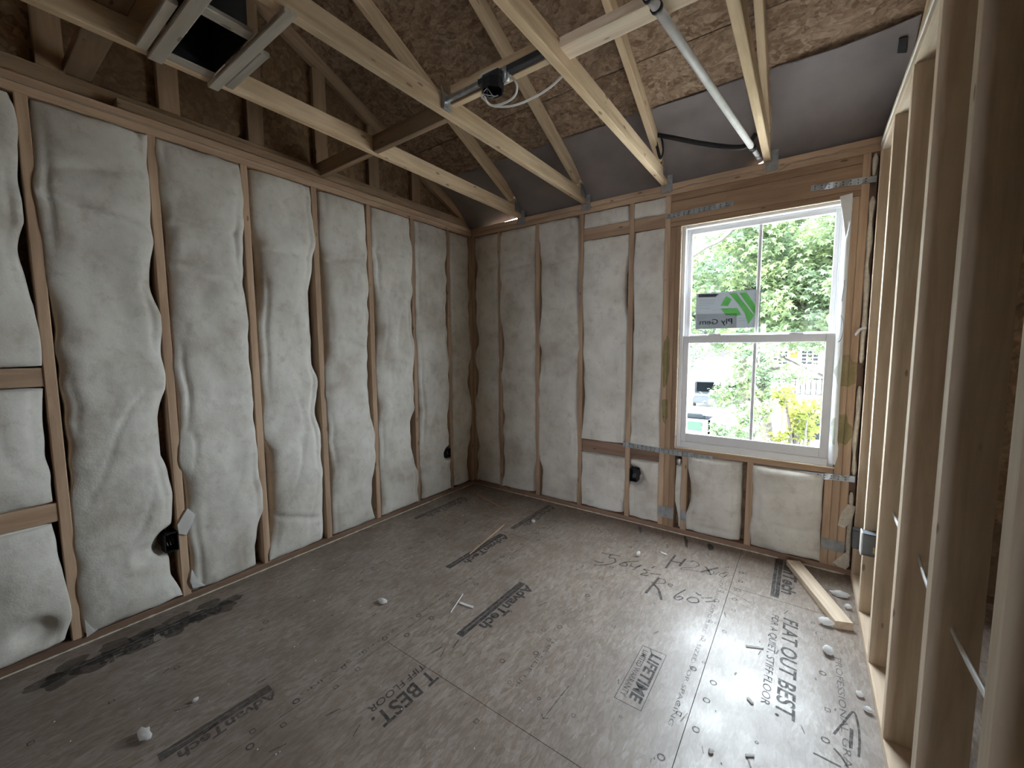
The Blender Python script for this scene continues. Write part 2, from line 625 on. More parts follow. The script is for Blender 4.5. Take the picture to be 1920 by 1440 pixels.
def fit_text(name, body, y0, y1, x0, x1, mat, shear=0.0, fat=0.0, clip=None, z=0.0007, spacing=1.0):
    """lettering on the floor that reads towards -y with letter tops towards +x, filling y0..y1, x0..x1"""
    me = text_mesh(body, shear, fat, spacing)
    xs = [v.co.x for v in me.vertices]
    ys = [v.co.y for v in me.vertices]
    ax, bx, ay, by = min(xs), max(xs), min(ys), max(ys)
    for v in me.vertices:
        s = (v.co.x - ax) / (bx - ax)
        t = (v.co.y - ay) / (by - ay)
        v.co = (x0 + (x1 - x0) * t, y0 + (y1 - y0) * s, z)
    if clip is not None:
        bm = bmesh.new()
        bm.from_mesh(me)
        bmesh.ops.bisect_plane(bm, geom=bm.verts[:] + bm.edges[:] + bm.faces[:], plane_co=(0, clip, 0), plane_no=(0, 1, 0), clear_outer=True)
        bm.to_mesh(me)
        bm.free()
    me.materials.clear()
    me.materials.append(mat)
    o = bpy.data.objects.new(name, me)
    COL.objects.link(o)
    return put(o, floor)


def rect(x0, x1, y0, y1):
    return [(x0, y0), (x1, y0), (x1, y1), (x0, y1)]


fit_text('printed_lettering', 'FLAT OUT BEST.', -0.665, -1.335, 2.606, 2.668, M['print'], 0.15, 0.018)
fit_text('printed_lettering', 'FOR A QUIET, STIFF FLOOR', -0.665, -1.30, 2.553, 2.588, M['print'], 0.15, 0.006)
fit_text('printed_lettering', 'FLAT OUT BEST.', -1.56, -2.205, 1.405, 1.478, M['print'], 0.15, 0.018, clip=-1.922)
fit_text('printed_lettering', 'FOR A QUIET, STIFF FLOOR', -1.56, -2.185, 1.352, 1.390, M['print'], 0.15, 0.006, clip=-1.922)
fit_text('printed_lettering', 'LIFETIME', -1.285, -1.575, 2.142, 2.190, M['print'], 0.15, 0.03)
fit_text('printed_lettering', 'LIMITED WARRANTY', -1.285, -1.575, 2.108, 2.132, M['print'], 0.1, 0.004)
decal('printed_frame', [rect(2.096, 2.202, -1.263, -1.260), rect(2.096, 2.202, -1.602, -1.599), rect(2.096, 2.0985, -1.6, -1.262), rect(2.1995, 2.202, -1.6, -1.262)], M['print'])


def advan(x, y0, y1, ty0=None, ty1=None, h=0.062, mat='print', clip=None):
    """brand stamp: solid bar with a row of small slogan letters left out, lettering above it"""
    if clip is not None:
        y0 = min(y0, clip)
    decal('printed_bar', [rect(x - 0.014, x + 0.026, y1, y0)], M[mat], 0.0006)
    fit_text('printed_lettering', 'AdvanTech', ty0 or y0 - 0.005, ty1 or y1 + 0.10, x + 0.031, x + 0.031 + h, M[mat], 0.1, 0.03, clip=clip)
    decal('printed_line', [rect(x + 0.0035, x + 0.0065, y1 + 0.03, y0 - 0.08)], M['floor'], 0.0009)


advan(1.366, -1.165, -1.695, -1.165, -1.590, 0.064)
advan(0.897, -0.740, -1.297, -0.735, -1.190, 0.05)
advan(0.905, -0.070, -0.627, -0.075, -0.525, 0.05, 'printpale')
advan(2.553, 0.095, -0.491, 0.13, -0.425, 0.07, 'print', clip=-0.012)
advan(0.950, -2.350, -2.700, -2.345, -2.66, 0.045, 'printpale')
advan(0.165, -2.245, -2.830, -2.25, -2.72, 0.06, 'printpale')
advan(0.165, -0.35, -0.92, -0.35, -0.83, 0.06, 'printpale')
fit_text('printed_lettering', 'PROFESSIONAL GRADE', -0.85, -1.50, 2.80, 2.822, M['printpale'], 0, 0)
fit_text('printed_lettering', 'THIS SIDE UP', -1.44, -1.78, 1.745, 1.763, M['printpale'], 0, 0)
fit_text('printed_lettering', 'STRENGTH AXIS - EXPOSURE 1 - SIZED FOR SPACING', -0.30, -1.60, 2.296, 2.312, M['printpale'], 0, 0)
fit_text('printed_lettering', 'STRENGTH AXIS - EXPOSURE 1 - SIZED FOR SPACING', -1.00, -2.30, 1.085, 1.100, M['printpale'], 0, 0)


def ribbon_polys(pts, w):
    pts = [Vector((p[0], p[1], 0)) for p in pts]
    L, R = [], []
    for i, p in enumerate(pts):
        t = (pts[min(i + 1, len(pts) - 1)] - pts[max(i - 1, 0)])
        if t.length < 1e-9: t = Vector((1, 0, 0))
        t.normalize()
        n = Vector((-t.y, t.x, 0)) * (w / 2)
        L.append(p + n)
        R.append(p - n)
    return [[L[i], R[i], R[i + 1], L[i + 1]] for i in range(len(pts) - 1)]


def writing(strokes, conv, w=0.008, name='marker_writing', mat='marker', smooth=True):
    polys = []
    for s in strokes:
        pts = [F(*conv(*q)) for q in s]
        if smooth and len(pts) > 2:
            pts = spline(pts, 6)
        polys += ribbon_polys(pts, w)
    return decal(name, polys, M[mat], 0.0010)


c8 = lambda X, Y: (1080 + X / 6, 1020 + Y / 6)
c7 = lambda X, Y: (1000 + X / 3, 1100 + Y / 3)
# "584 1/2"
writing([[(285, 100), (380, 118), (500, 138)], [(395, 120), (370, 155), (430, 165), (440, 205), (340, 235), (205, 238)], [(205, 185), (250, 205), (310, 210)]], c8, 0.009)
writing([[(700, 195), (560, 205), (490, 235), (560, 250), (575, 225), (540, 200)], [(615, 245), (660, 262), (735, 240)], [(640, 290), (735, 240)]], c8, 0.008)
writing([[(760, 285), (830, 300)], [(850, 270), (885, 252)], [(760, 285), (800, 320), (725, 345), (815, 358)], [(840, 335), (955, 345)]], c8, 0.009)
# "H2X6"
writing([[(1010, 275), (1060, 200), (1120, 125)], [(1160, 250), (1235, 168)], [(1080, 195), (1180, 215)]], c8, 0.013)
writing([[(1250, 195), (1330, 195), (1385, 235), (1330, 265), (1200, 270), (1190, 290), (1290, 295), (1400, 318)]], c8, 0.005)
writing([[(1400, 318), (1490, 295), (1600, 268)], [(1455, 255), (1490, 300), (1515, 350)]], c8, 0.012)
writing([[(1460, 320), (1500, 345), (1550, 330), (1530, 300), (1470, 310)], [(1715, 325), (1650, 330), (1610, 350), (1660, 372), (1700, 345)]], c8, 0.005)
# "R 60="
writing([[(785, 555), (850, 475), (935, 380)], [(875, 455), (930, 520), (960, 630)]], c8, 0.014)
writing([[(930, 385), (995, 405), (1000, 440), (930, 445), (845, 435)], [(1040, 450), (1085, 460), (1070, 478), (1040, 465), (1045, 448)]], c8, 0.006)
writing([[(1235, 515), (1150, 560), (1105, 605), (1150, 632), (1200, 610), (1170, 590), (1120, 605)], [(1300, 600), (1250, 625), (1300, 660), (1375, 655), (1365, 615), (1300, 600)]], c8, 0.008)
writing([[(1350, 545), (1380, 572), (1410, 575)], [(1450, 608), (1535, 608)], [(1455, 652), (1575, 645)]], c8, 0.007)
# arrow by the stud wall
writing([[(1690, 830), (1745, 765), (1800, 705), (1825, 770), (1835, 860), (1830, 960)]], c7, 0.007)
writing([[(1790, 800), (1785, 910)]], c7, 0.010)
writing([[(1575, 935), (1730, 1015)], [(1690, 910), (1735, 960), (1770, 1020)]], c7, 0.007)
# chalk line and small arrow
writing([[(1620, 480), (1770, 560), (1960, 660)]], c8, 0.003, 'pencil_line')
decal('pencil_line', ribbon_polys([F(1380, 1130), F(1450, 1160), F(1560, 1192)], 0.002), M['printpale'], 0.0010)
writing([[(200, 560), (55, 745)], [(55, 745), (45, 715)], [(55, 745), (85, 742)]], c7, 0.004, 'printed_arrow', 'printpale', False)
# smear of dark dirt at the foot of the insulated wall and by the window wall
def blob(cx, cy, rx, ry, seed, rot=0.0, n=40):
    out = []
    for i in range(n):
        a = 2 * math.pi * i / n
        r = 1 + 0.45 * noise.noise(Vector((math.cos(a) * 1.6, math.sin(a) * 1.6, seed)))
        x, y = rx * r * math.cos(a), ry * r * math.sin(a)
        out.append((cx + x * math.cos(rot) - y * math.sin(rot), cy + x * math.sin(rot) + y * math.cos(rot)))
    return out
for k in range(16):
    decal('dirt_smear', [blob(0.17 + 0.05 * math.sin(k * 2.3), -2.20 - 0.045 * k, 0.035 + 0.02 * math.sin(k * 1.7) ** 2, 0.05 + 0.02 * math.sin(k * 3.1) ** 2, 3.1 + k)], M['smudge'], 0.0003 + 0.00001 * k)
decal('dirt_smear', [blob(2.02, -0.10, 0.012, 0.085, 5.2, 0.3)], M['marker'], 0.0004)
decal('dirt_smear', [blob(2.17, -0.085, 0.02, 0.045, 8.2, 0.2)], M['marker'], 0.0004)
decal('dirt_smear', [blob(1.70, -0.10, 0.01, 0.07, 9.2, 0.4)], M['smudge'], 0.0004)
# nail guide marks in rows: circles and squares a centimetre or two wide
polys = []
rng = random.Random(11)
def ring(cx, cy, r, n, w=0.0022, rot=0.0):
    for i in range(n):
        a, b = rot + 2 * math.pi * i / n, rot + 2 * math.pi * (i + 1) / n
        polys.append([(cx + (r - w) * math.cos(a), cy + (r - w) * math.sin(a)), (cx + (r + w) * math.cos(a), cy + (r + w) * math.sin(a)),
                      (cx + (r + w) * math.cos(b), cy + (r + w) * math.sin(b)), (cx + (r - w) * math.cos(b), cy + (r - w) * math.sin(b))])
for x in (2.318, 2.388, 1.10, 1.165, 1.73, 0.52, 2.76):
    y = -0.25 - rng.random() * 0.1
    while y > -3.0:
        if rng.random() < 0.75:
            if rng.random() < 0.5:
                ring(x + rng.uniform(-.008, .008), y, 0.011, 12)
            else:
                ring(x + rng.uniform(-.008, .008), y, 0.011, 4, 0.002, math.pi / 4)
        y -= rng.choice((0.105, 0.152, 0.203))
for _ in range(46):
    x, y = rng.uniform(0.3, 2.8), rng.uniform(-2.6, -0.3)
    ring(x, y, rng.uniform(0.005, 0.010), rng.choice((4, 4, 10)), 0.0016, rng.random())
tag(decal('nail_marks', polys, M['marker'], 0.0011), kind='stuff')
# scuffs
polys = []
for _ in range(150):
    x, y = rng.uniform(0.2, 2.85), rng.uniform(-2.9, -0.1)
    a = rng.uniform(-0.5, 0.5) + math.pi / 2
    l = rng.uniform(0.01, 0.06)
    polys += ribbon_polys([(x, y), (x + l * math.cos(a), y + l * math.sin(a))], rng.uniform(0.002, 0.007))
tag(decal('floor_scuffs', polys, M['printpale'], 0.0008), kind='stuff')

# ---------------------------------------------------------------- left wall (insulated gable wall)
def prism_yz(name, x0, x1, pts, mat, parent=None):
    n = len(pts)
    vs = [(x0, y, z) for y, z in pts] + [(x1, y, z) for y, z in pts]
    fs = [tuple(range(n - 1, -1, -1)), tuple(range(n, 2 * n))] + [(i, (i + 1) % n, n + (i + 1) % n, n + i) for i in range(n)]
    o = mesh(name, vs, fs, mat, parent)
    bm = bmesh.new()
    bm.from_mesh(o.data)
    bmesh.ops.recalc_face_normals(bm, faces=bm.faces)
    bm.to_mesh(o.data)
    bm.free()
    return o


GAB = [(0.10, -0.1), (0.10, zdeck(0.10)), (RIDGE, zdeck(RIDGE)), (YE, zdeck(0.0)), (YE, -0.1)]
wl = tag(prism_yz('wall_left', -D - 0.012, -D - 0.001, GAB, M['osbwall']), 'insulated stud wall with white batts between brown studs', kind='structure')
bxb('bottom_plate', -D, 0, -5.0, 0, 0, T, M['plate'], wl)
bxb('top_plate', -D, 0, -5.0, 0, PB, PB + T, M['stud'], wl)
bxb('top_plate', -D, 0, -5.0, 0.089, PB + T, PT, M['stud'], wl)
bxb('stud', -D, 0, -T, 0, T, PB, M['stud'], wl)
for y in STUD_L:
    bxb('stud', -D, 0, y - T / 2, y + T / 2, T, PB, M['stud'], wl)
bxb('nailer', -D + 0.039, 0.018, -2.46, -0.42, PT, PT + T, M['oldtruss'], wl)
for z0, z1 in ((1.196, 1.276), (0.60, 0.682)):
    bxb('blocking', -D + 0.004, -0.006, STUD_L[7] + T / 2, STUD_L[6] - T / 2, z0, z1, M['stud'], wl)

# ---------------------------------------------------------------- back wall with the window
XL, XR, ZB, ZT = 1.905, 2.797, 0.632, 2.170
bm = bmesh.new()
for a in ((-0.1, XL - 0.005, -0.1, PT), (XR + 0.005, XE, -0.1, PT), (XL - 0.005, XR + 0.005, -0.1, ZB - 0.005), (XL - 0.005, XR + 0.005, ZT + 0.005, PT)):
    bbox(bm, a[0], a[1], D + 0.001, D + 0.012, a[2], a[3])
wb = tag(bm_obj('wall_back', bm, M['osbwall']), 'window wall of brown studs filled with white batts', kind='structure')
bxb('bottom_plate', 0, W, 0, D, 0, T, M['plate'], wb)
bxb('bottom_plate', W + D, XE, 0, D, 0, T, M['plate'], wb)
bxb('top_plate', 0, 3.2, 0, D, PB, PB + T, M['stud'], wb)
bxb('top_plate', 0.001, 3.2, 0, D, PB + T, PT, M['stud'], wb)
bxb('stud', 0.0, T, 0, D, T, PB, M['stud'], wb)
for x in STUD_B:
    bxb('stud', x - T / 2, x + T / 2, 0, D, T, PB, M['stud'], wb)
for x0 in (1.793, 1.831, 1.869):
    top = PB if x0 < 1.8 else 2.17
    bxb('stud', x0, x0 + T - 0.0006, 0, D, T, top, M['header'] if x0 > 1.8 else M['stud'], wb)
for x0 in (2.799, 2.837):
    top = PB if x0 > 2.83 else 2.17
    bxb('stud', x0, x0 + T - 0.0006, 0, D, T, top, M['stud'], wb)
bxb('stud', 2.761, 2.799 - 0.0006, 0.001, D, T, ZB - T, M['stud'], wb)
for x0 in (1.952, 2.356):
    bxb('cripple_stud', x0, x0 + T, 0, D, T, ZB - T, M['stud'], wb)
bxb('window_sill_plate', XL, XR, 0, D, ZB - T, ZB - 0.003, M['header'], wb)
bxb('header', 1.831, 2.837, 0.003, D, 2.205, 2.342, M['header'], wb)
bxb('header_plate', 1.831, 2.837, 0.0, D, 2.3425, 2.3885, M['header'], wb)
bxb('header_plate', 1.831, 2.837, 0.0, D, 2.172, 2.2045, M['header'], wb)
for x0, x1 in ((1.149 + T / 2, 1.555 - T / 2), (1.555 + T / 2, 1.793)):
    bxb('blocking', x0, x1, 0.006, D, 2.183, 2.272, M['stud'], wb)
    bxb('blocking', x0, x1, 0.014, D, 0.500, 0.595, M['plate'], wb)
# housing behind the spray-foamed corner gap
bxb('stud', 2.876, W, 0.05, D, T, PB, M['plate'], wb)


def strap(x0, x1, za, zb, h, mat='galv'):
    """flat perforated steel strap nailed to the stud faces, a little buckled"""
    n = max(8, int((x1 - x0) / 0.02))
    vs, fs = [], []
    for i in range(n + 1):
        s = i / n
        x = x0 + (x1 - x0) * s
        z = za + (zb - za) * s
        y = -0.002 - 0.0018 * (1 + math.sin(i * 1.7))
        tw = 0.0025 * math.sin(i * 1.1)
        vs += [(x, y - tw, z - h / 2), (x, y + tw, z + h / 2), (x, y + tw + 0.0012, z + h / 2), (x, y - tw + 0.0012, z - h / 2)]
    for i in range(n):
        for k in range(4):
            fs.append((i * 4 + k, i * 4 + (k + 1) % 4, i * 4 + 4 + (k + 1) % 4, i * 4 + 4 + k))
    fs += [(3, 2, 1, 0), (n * 4, n * 4 + 1, n * 4 + 2, n * 4 + 3)]
    o = mesh('steel_strap', vs, fs, M[mat], wb)
    bm = bmesh.new()
    bm.from_mesh(o.data)
    bmesh.ops.recalc_face_normals(bm, faces=bm.faces)
    bm.to_mesh(o.data)
    bm.free()
    nv = []
    polys_v, polys_f = [], []
    k = 0
    x = x0 + 0.02
    while x < x1 - 0.015:
        s = (x - x0) / (x1 - x0)
        z = za + (zb - za) * s
        for dz in (-h * 0.22, h * 0.22):
            b0 = len(polys_v)
            for q in range(8):
                an = 2 * math.pi * q / 8
                polys_v.append((x + 0.0035 * math.cos(an), -0.0066, z + dz + 0.0035 * math.sin(an)))
                polys_v.append((x + 0.0035 * math.cos(an), -0.001, z + dz + 0.0035 * math.sin(an)))
            polys_f.append(tuple(b0 + 2 * q for q in range(8)))
            for q in range(8):
                polys_f.append((b0 + 2 * q, b0 + 2 * ((q + 1) % 8), b0 + 2 * ((q + 1) % 8) + 1, b0 + 2 * q + 1))
        x += 0.032
    put(mesh('nail_heads', polys_v, polys_f, M['darksteel'], o), None)
    return o


strap(1.800, 2.215, 2.248, 2.258, 0.034, 'dullgalv')
strap(2.612, 2.900, 2.258, 2.246, 0.034)
strap(1.520, 2.150, 0.602, 0.585, 0.036, 'dullgalv')
strap(2.515, 2.898, 0.562, 0.582, 0.036)
for x0, x1, z0, z1 in ((1.797, 1.905, 0.098, 0.18), (1.954, 1.99, 0.105, 0.18), (2.765, 2.872, 0.130, 0.196)):
    box('nail_plate', x0, x1, -0.0016, 0.0, z0, z1, M['dullgalv'], wb)
# green spray paint on the window studs
def spray(x, z, rx, rz, seed):
    pts = blob(x, z, rx, rz, seed)
    vs = [(max(1.80, min(2.874, a)), -0.0008, b) for a, b in pts]
    o = mesh('spray_mark', vs, [tuple(range(len(vs)))], M['greenspray'], wb)
    return o
spray(2.830, 1.20, 0.055, 0.085, 2.0)
spray(2.815, 0.86, 0.050, 0.10, 4.0)
spray(1.825, 1.25, 0.030, 0.16, 6.0)
spray(1.825, 0.90, 0.020, 0.10, 7.0)

# ---------------------------------------------------------------- right wall: open interior studs
wr = tag(empty('wall_right', (W, 0, 0)), 'open stud wall of pale edged brown studs on the right', kind='structure')
PBR = 2.372
bxb('bottom_plate', W, W + D, -5.0, 0, 0, T, M['pine'], wr)
bxb('top_plate', W, W + D, -5.0, 0, PBR, PBR + T, M['pine'], wr)
bxb('top_plate', W, W + D, -5.0, 0.0, PBR + T + 0.001, PBR + 2 * T, M['pine'], wr)
for k in range(-1, 9):
    y = -0.4383 - SP * k
    if y > 0: continue
    board('stud', (W + D / 2, y, T), (W + D / 2, y, PBR), D, 0.042, (1, 0, 0), M['pine'], wr, ch=0.0008)
y = -0.4383 - SP * 4
# doubled stud where the wall is framed for an opening
bxb('stud', W + 0.002, W + D, y - 0.41, y - 0.41 + T, T, PBR, M['pine'], wr)

# far walls of the storey, unfinished sheathing
tag(prism_yz('wall_far_right', XE, XE + 0.012, GAB, M['osbwall']), 'sheathed far wall of the neighbouring room', kind='structure')
FILL_OPEN = (2.5, 3.7, 0.75, 2.15)      # opening added out of view behind the camera to let in fill daylight
zf = zdeck(0.0)
wf = tag(box('wall_front', -0.1, FILL_OPEN[0], YE - 0.012, YE, -0.1, zf, M['osbwall']), 'sheathed wall at the far end of the storey', kind='structure')
box('wall_panel', FILL_OPEN[1], XE, YE - 0.012, YE, -0.1, zf, M['osbwall'], wf)
box('wall_panel', FILL_OPEN[0], FILL_OPEN[1], YE - 0.012, YE, -0.1, FILL_OPEN[2], M['osbwall'], wf)
box('wall_panel', FILL_OPEN[0], FILL_OPEN[1], YE - 0.012, YE, FILL_OPEN[3], zf, M['osbwall'], wf)
# added partition out of view, keeps the fill daylight off the left wall
wq = tag(box('light_screen_rear', 0.0, 1.95, -4.10, -4.088, 0.0, PT, M['osbwall']), 'added sheathed partition behind the viewer screening off fill light', kind='structure')
for k in range(6):
    bxb('stud', 0.02 + 0.36 * k, 0.02 + 0.36 * k + T, -4.087, -3.998, 0.0, PT, M['stud'], wq)

tag(box('light_screen_hall', W + D + 0.002, XE, -5.02, -5.0, 0.0, PT, M['osbwall']), 'added sheathed partition keeping fill light off the open studs', kind='structure')  # unseen screen, added to darken the near faces of the open studs

# ---------------------------------------------------------------- ceiling: roof deck of OSB panels
ceil = tag(empty('ceiling', (0, 0, PT)), 'underside of the sloping oriented strand board roof deck', kind='structure')
cs = math.sqrt(1 + SL * SL)
rows = [0.16, -0.655, -1.763, -2.87, RIDGE]
for r in range(4):
    y0, y1 = rows[r], rows[r + 1]
    xs = [-0.11]
    x = [1.48, 0.26, 1.48, 0.26][r]
    while x < XE:
        xs.append(x)
        x += 2.44
    xs.append(XE + 0.02)
    for a, b in zip(xs[:-1], xs[1:]):
        ya, yb = y0 - 0.002, y1 + 0.002
        nrm = Vector((0, SL, 1)).normalized() * 0.0056
        board('osb_panel', Vector((a + 0.002, (ya + yb) / 2, zdeck((ya + yb) / 2))) + nrm, Vector((b - 0.002, (ya + yb) / 2, zdeck((ya + yb) / 2))) + nrm,
              round((ya - yb) * cs, 4), 0.011, (0, 1, -SL), M['osb'], ceil, ch=0.001)
def zdeck2(y): return zdeck(RIDGE) + SL * (y - RIDGE)
for a, b in ((-0.11, 2.4), (2.404, XE + 0.02)):
    ya, yb = RIDGE - 0.002, YE - 0.05
    board('osb_panel', (a, (ya + yb) / 2, zdeck2((ya + yb) / 2) + 0.006), (b, (ya + yb) / 2, zdeck2((ya + yb) / 2) + 0.006), round((ya - yb) * cs, 4), 0.011, (0, 1, SL), M['osb'], ceil, ch=0.001)

# roofing felt over the deck, eave blocking beyond the room: added against light leaks
def slope_slab(name, x0, x1, ya, za, yb, zb, t, mat, parent):
    vs = [(x0, ya, za), (x1, ya, za), (x1, yb, zb), (x0, yb, zb)]
    vs += [(a, b, c + t) for a, b, c in vs]
    return mesh(name, vs, [(3, 2, 1, 0), (4, 5, 6, 7), (0, 1, 5, 4), (1, 2, 6, 5), (2, 3, 7, 6), (3, 0, 4, 7)], mat, parent)
slope_slab('roofing_felt', -0.14, XE + 0.04, 0.17, zdeck(0.17) + 0.014, RIDGE, zdeck(RIDGE) + 0.014, 0.01, M['dark'], ceil)
slope_slab('roofing_felt', -0.14, XE + 0.04, RIDGE, zdeck(RIDGE) + 0.014, YE - 0.06, zdeck2(YE - 0.06) + 0.016, 0.01, M['dark'], ceil)
box('eave_blocking', 2.99, XE, 0.05, 0.088, PT - 0.01, zdeck(0.088) + 0.01, M['osbwall'], ceil)

# ---------------------------------------------------------------- window
win = tag(empty('window_1', (2.35, 0.02, ZB)), 'white vinyl double hung window with a two lite grille', kind='structure')
Y0, Y1 = 0.016, 0.098
def frame4(name, x0, x1, z0, z1, y0, y1, wl_, wr_, wb_, wt_, mat, parent, bev=0.003):
    for n, a in ((name + '_stile', (x0, x0 + wl_, z0, z1)), (name + '_stile', (x1 - wr_, x1, z0, z1)), (name + '_rail', (x0 + wl_, x1 - wr_, z0, z0 + wb_)), (name + '_rail', (x0 + wl_, x1 - wr_, z1 - wt_, z1))):
        box(n, a[0], a[1], y0, y1, a[2], a[3], mat, parent, bev)
# outer frame and its stop ribs
frame4('frame', XL, XR, ZB, ZT, Y0, Y1, 0.026, 0.026, 0.045, 0.022, M['vinyl'], win)
frame4('frame_stop', XL + 0.024, XR - 0.024, ZB + 0.04, ZT - 0.02, 0.052, Y1, 0.014, 0.014, 0.012, 0.012, M['vinyl'], win)
# lower sash (inner track)
ls = (1.931, 2.771, ZB + 0.045, 1.424)
frame4('lower_sash', ls[0], ls[1], ls[2], ls[3], 0.022, 0.050, 0.038, 0.046, 0.062, 0.052, M['vinyl'], win)
box('lower_pane', ls[0] + 0.03, ls[1] - 0.03, 0.034, 0.038, ls[2] + 0.05, ls[3] - 0.04, M['glass'], win)
box('lower_muntin', 2.356, 2.376, 0.030, 0.042, ls[2] + 0.055, ls[3] - 0.045, M['vinyl'], win, 0.002)
# upper sash (outer track)
us = (1.931, 2.771, 1.385, ZT - 0.022)
frame4('upper_sash', us[0], us[1], us[2], us[3], 0.056, 0.084, 0.034, 0.034, 0.05, 0.034, M['vinyl'], win)
box('upper_pane', us[0] + 0.03, us[1] - 0.03, 0.068, 0.072, us[2] + 0.04, us[3] - 0.03, M['glass'], win)
box('upper_muntin', 2.356, 2.376, 0.064, 0.076, us[2] + 0.045, us[3] - 0.03, M['vinyl'], win, 0.002)
for x in (2.13, 2.58):
    bm = bmesh.new()
    bbox(bm, x - 0.04, x + 0.04, 0.020, 0.054, 1.424, 1.434)
    bmesh.ops.bevel(bm, geom=bm.edges[:], offset=0.004, segments=2, affect='EDGES')
    bm_obj('sash_lock', bm, M['vinyl'], win)
box('sheathing_trim', XL - 0.004, XR + 0.004, -0.004, 0.010, ZB - 0.0035, ZB + 0.003, M['pine'], win)
box('sheathing_trim', XL - 0.004, XR - 0.03, -0.004, 0.010, ZT - 0.004, ZT + 0.002, M['pine'], win)
box('sheathing_trim', XL - 0.006, XL + 0.001, -0.004, 0.010, ZB, ZT, M['pine'], win)

# label on the upper pane, printed to be read from outside (mirrored from the room)
lab = tag(empty('window_label', (2.19, 0.0665, 1.47)), 'translucent white product label with green emblem on upper pane', 'label')
LY = 0.0668
def flat_xz(name, polys, y, mat, parent):
    vs, fs = [], []
    for p in polys:
        k = len(vs)
        vs += [(q[0], y, q[1]) for q in p]
        fs.append(tuple(range(k, k + len(p))))
    return mesh(name, vs, fs, mat, parent)
LX0, LX1, LZ0, LZ1 = 1.998, 2.383, 1.470, 1.712
flat_xz('sheet', [[(LX0, LZ0), (LX1, LZ0), (LX1, LZ1), (LX0, LZ1)]], LY, M['label'], lab)
k2 = lambda X, Y: (P(1260 + X / 5.647, 380 + Y / 5.647, 1, LY).x, P(1260 + X / 5.647, 380 + Y / 5.647, 1, LY).z)
emb = [[(575, 985), (635, 1025), (590, 1095), (512, 1092)],
       [(605, 960), (680, 955), (745, 1040), (870, 1195), (805, 1290), (770, 1170), (700, 1070)],
       [(712, 955), (790, 950), (905, 1115), (880, 1195), (800, 1080)],
       [(515, 1120), (690, 1115), (735, 1190), (690, 1195), (570, 1190)]]
for e in emb:
    flat_xz('green_emblem', [[k2(*q) for q in e]], LY - 0.0006, M['labelgreen'], lab)
flat_xz('grey_panel', [[k2(258, 1180), k2(685, 1170), k2(682, 1325), k2(255, 1335)]], LY - 0.0005, M['labelgrey'], lab)
flat_xz('heading_bar', [[k2(280, 970), k2(495, 965), k2(462, 998), k2(280, 1003)]], LY - 0.0006, M['labeldark'], lab)
me = text_mesh('Ply Gem', 0.0, 0.01)
xs = [v.co.x for v in me.vertices]; ys = [v.co.y for v in me.vertices]
qa, qb = k2(640, 1225), k2(292, 1300)
for v in me.vertices:
    s = (v.co.x - min(xs)) / (max(xs) - min(xs))
    t = (v.co.y - min(ys)) / (max(ys) - min(ys))
    v.co = (qa[0] + (qb[0] - qa[0]) * s, LY - 0.0010, qb[1] - 0.006 + (qa[1] - qb[1] + 0.006) * t)
me.materials.clear(); me.materials.append(M['labeldark'])
to = bpy.data.objects.new('printed_lettering', me); COL.objects.link(to); put(to, lab)
for i, (X0, X1, Y) in enumerate([(290, 460, 1030), (290, 450, 1050), (290, 440, 1070), (290, 400, 1090), (430, 455, 1140), (290, 400, 1120), (700, 780, 1225), (700, 770, 1250)]):
    a, b = k2(X0, Y), k2(X1, Y)
    flat_xz('fine_print', [[(a[0], a[1] - 0.0012), (b[0], b[1] - 0.0012), (b[0], b[1] + 0.0012), (a[0], a[1] + 0.0012)]], LY - 0.0006, M['labelgrey'], lab)

# house wrap flap on the right jamb, folded over at the top corner
fl = tag(empty('house_wrap_flap', (2.80, 0.0, ZB)), 'white house wrap strip folded around right window jamb', 'house wrap')
vs, fs = [], []
nz = 30
for j in range(nz + 1):
    z = ZB + 0.02 + (ZT - 0.01 - ZB - 0.02) * j / nz
    w1 = 0.004 + 0.006 * noise.noise(Vector((z * 3, 1, 0)))
    if z < 0.8: w1 += 0.010 * math.sin((0.8 - z) * 22)
    vs += [(2.770, 0.014, z), (2.790, 0.002, z), (2.801 + w1, -0.004, z), (2.801 + w1, -0.0052, z), (2.789, 0.0008, z), (2.769, 0.0128, z)]
for j in range(nz):
    for k in range(6):
        fs.append((j * 6 + k, j * 6 + (k + 1) % 6, j * 6 + 6 + (k + 1) % 6, j * 6 + 6 + k))
mesh('strip', vs, fs, M['wrap'], fl, True)
bm = bmesh.new()
pts = [(2.748, -0.006, 2.185), (2.803, -0.012, 2.190), (2.806, -0.010, 2.10), (2.792, -0.012, 2.00), (2.785, -0.010, 1.95), (2.770, -0.010, 2.05), (2.760, -0.010, 2.11)]
a = [bm.verts.new(p) for p in pts]
b = [bm.verts.new((p[0] - 0.001, p[1] + 0.0018, p[2])) for p in pts]
bm.faces.new(a); bm.faces.new(b[::-1])
for i in range(len(a)): bm.faces.new((a[i], b[i], b[(i + 1) % len(a)], a[(i + 1) % len(a)]))
bm_obj('folded_corner', bm, M['wrap'], fl)
tube('printed_arc', spline([(2.786, -0.0062, 1.52), (2.797, -0.0066, 1.49), (2.799, -0.0066, 1.44), (2.794, -0.0066, 1.39), (2.782, -0.004, 1.37)], 5), 0.0022, M['dullgalv'], fl, 6)
tube('printed_arc', [(2.786, -0.0062, 1.60), (2.792, -0.0066, 1.72)], 0.0022, M['dullgalv'], fl, 6)

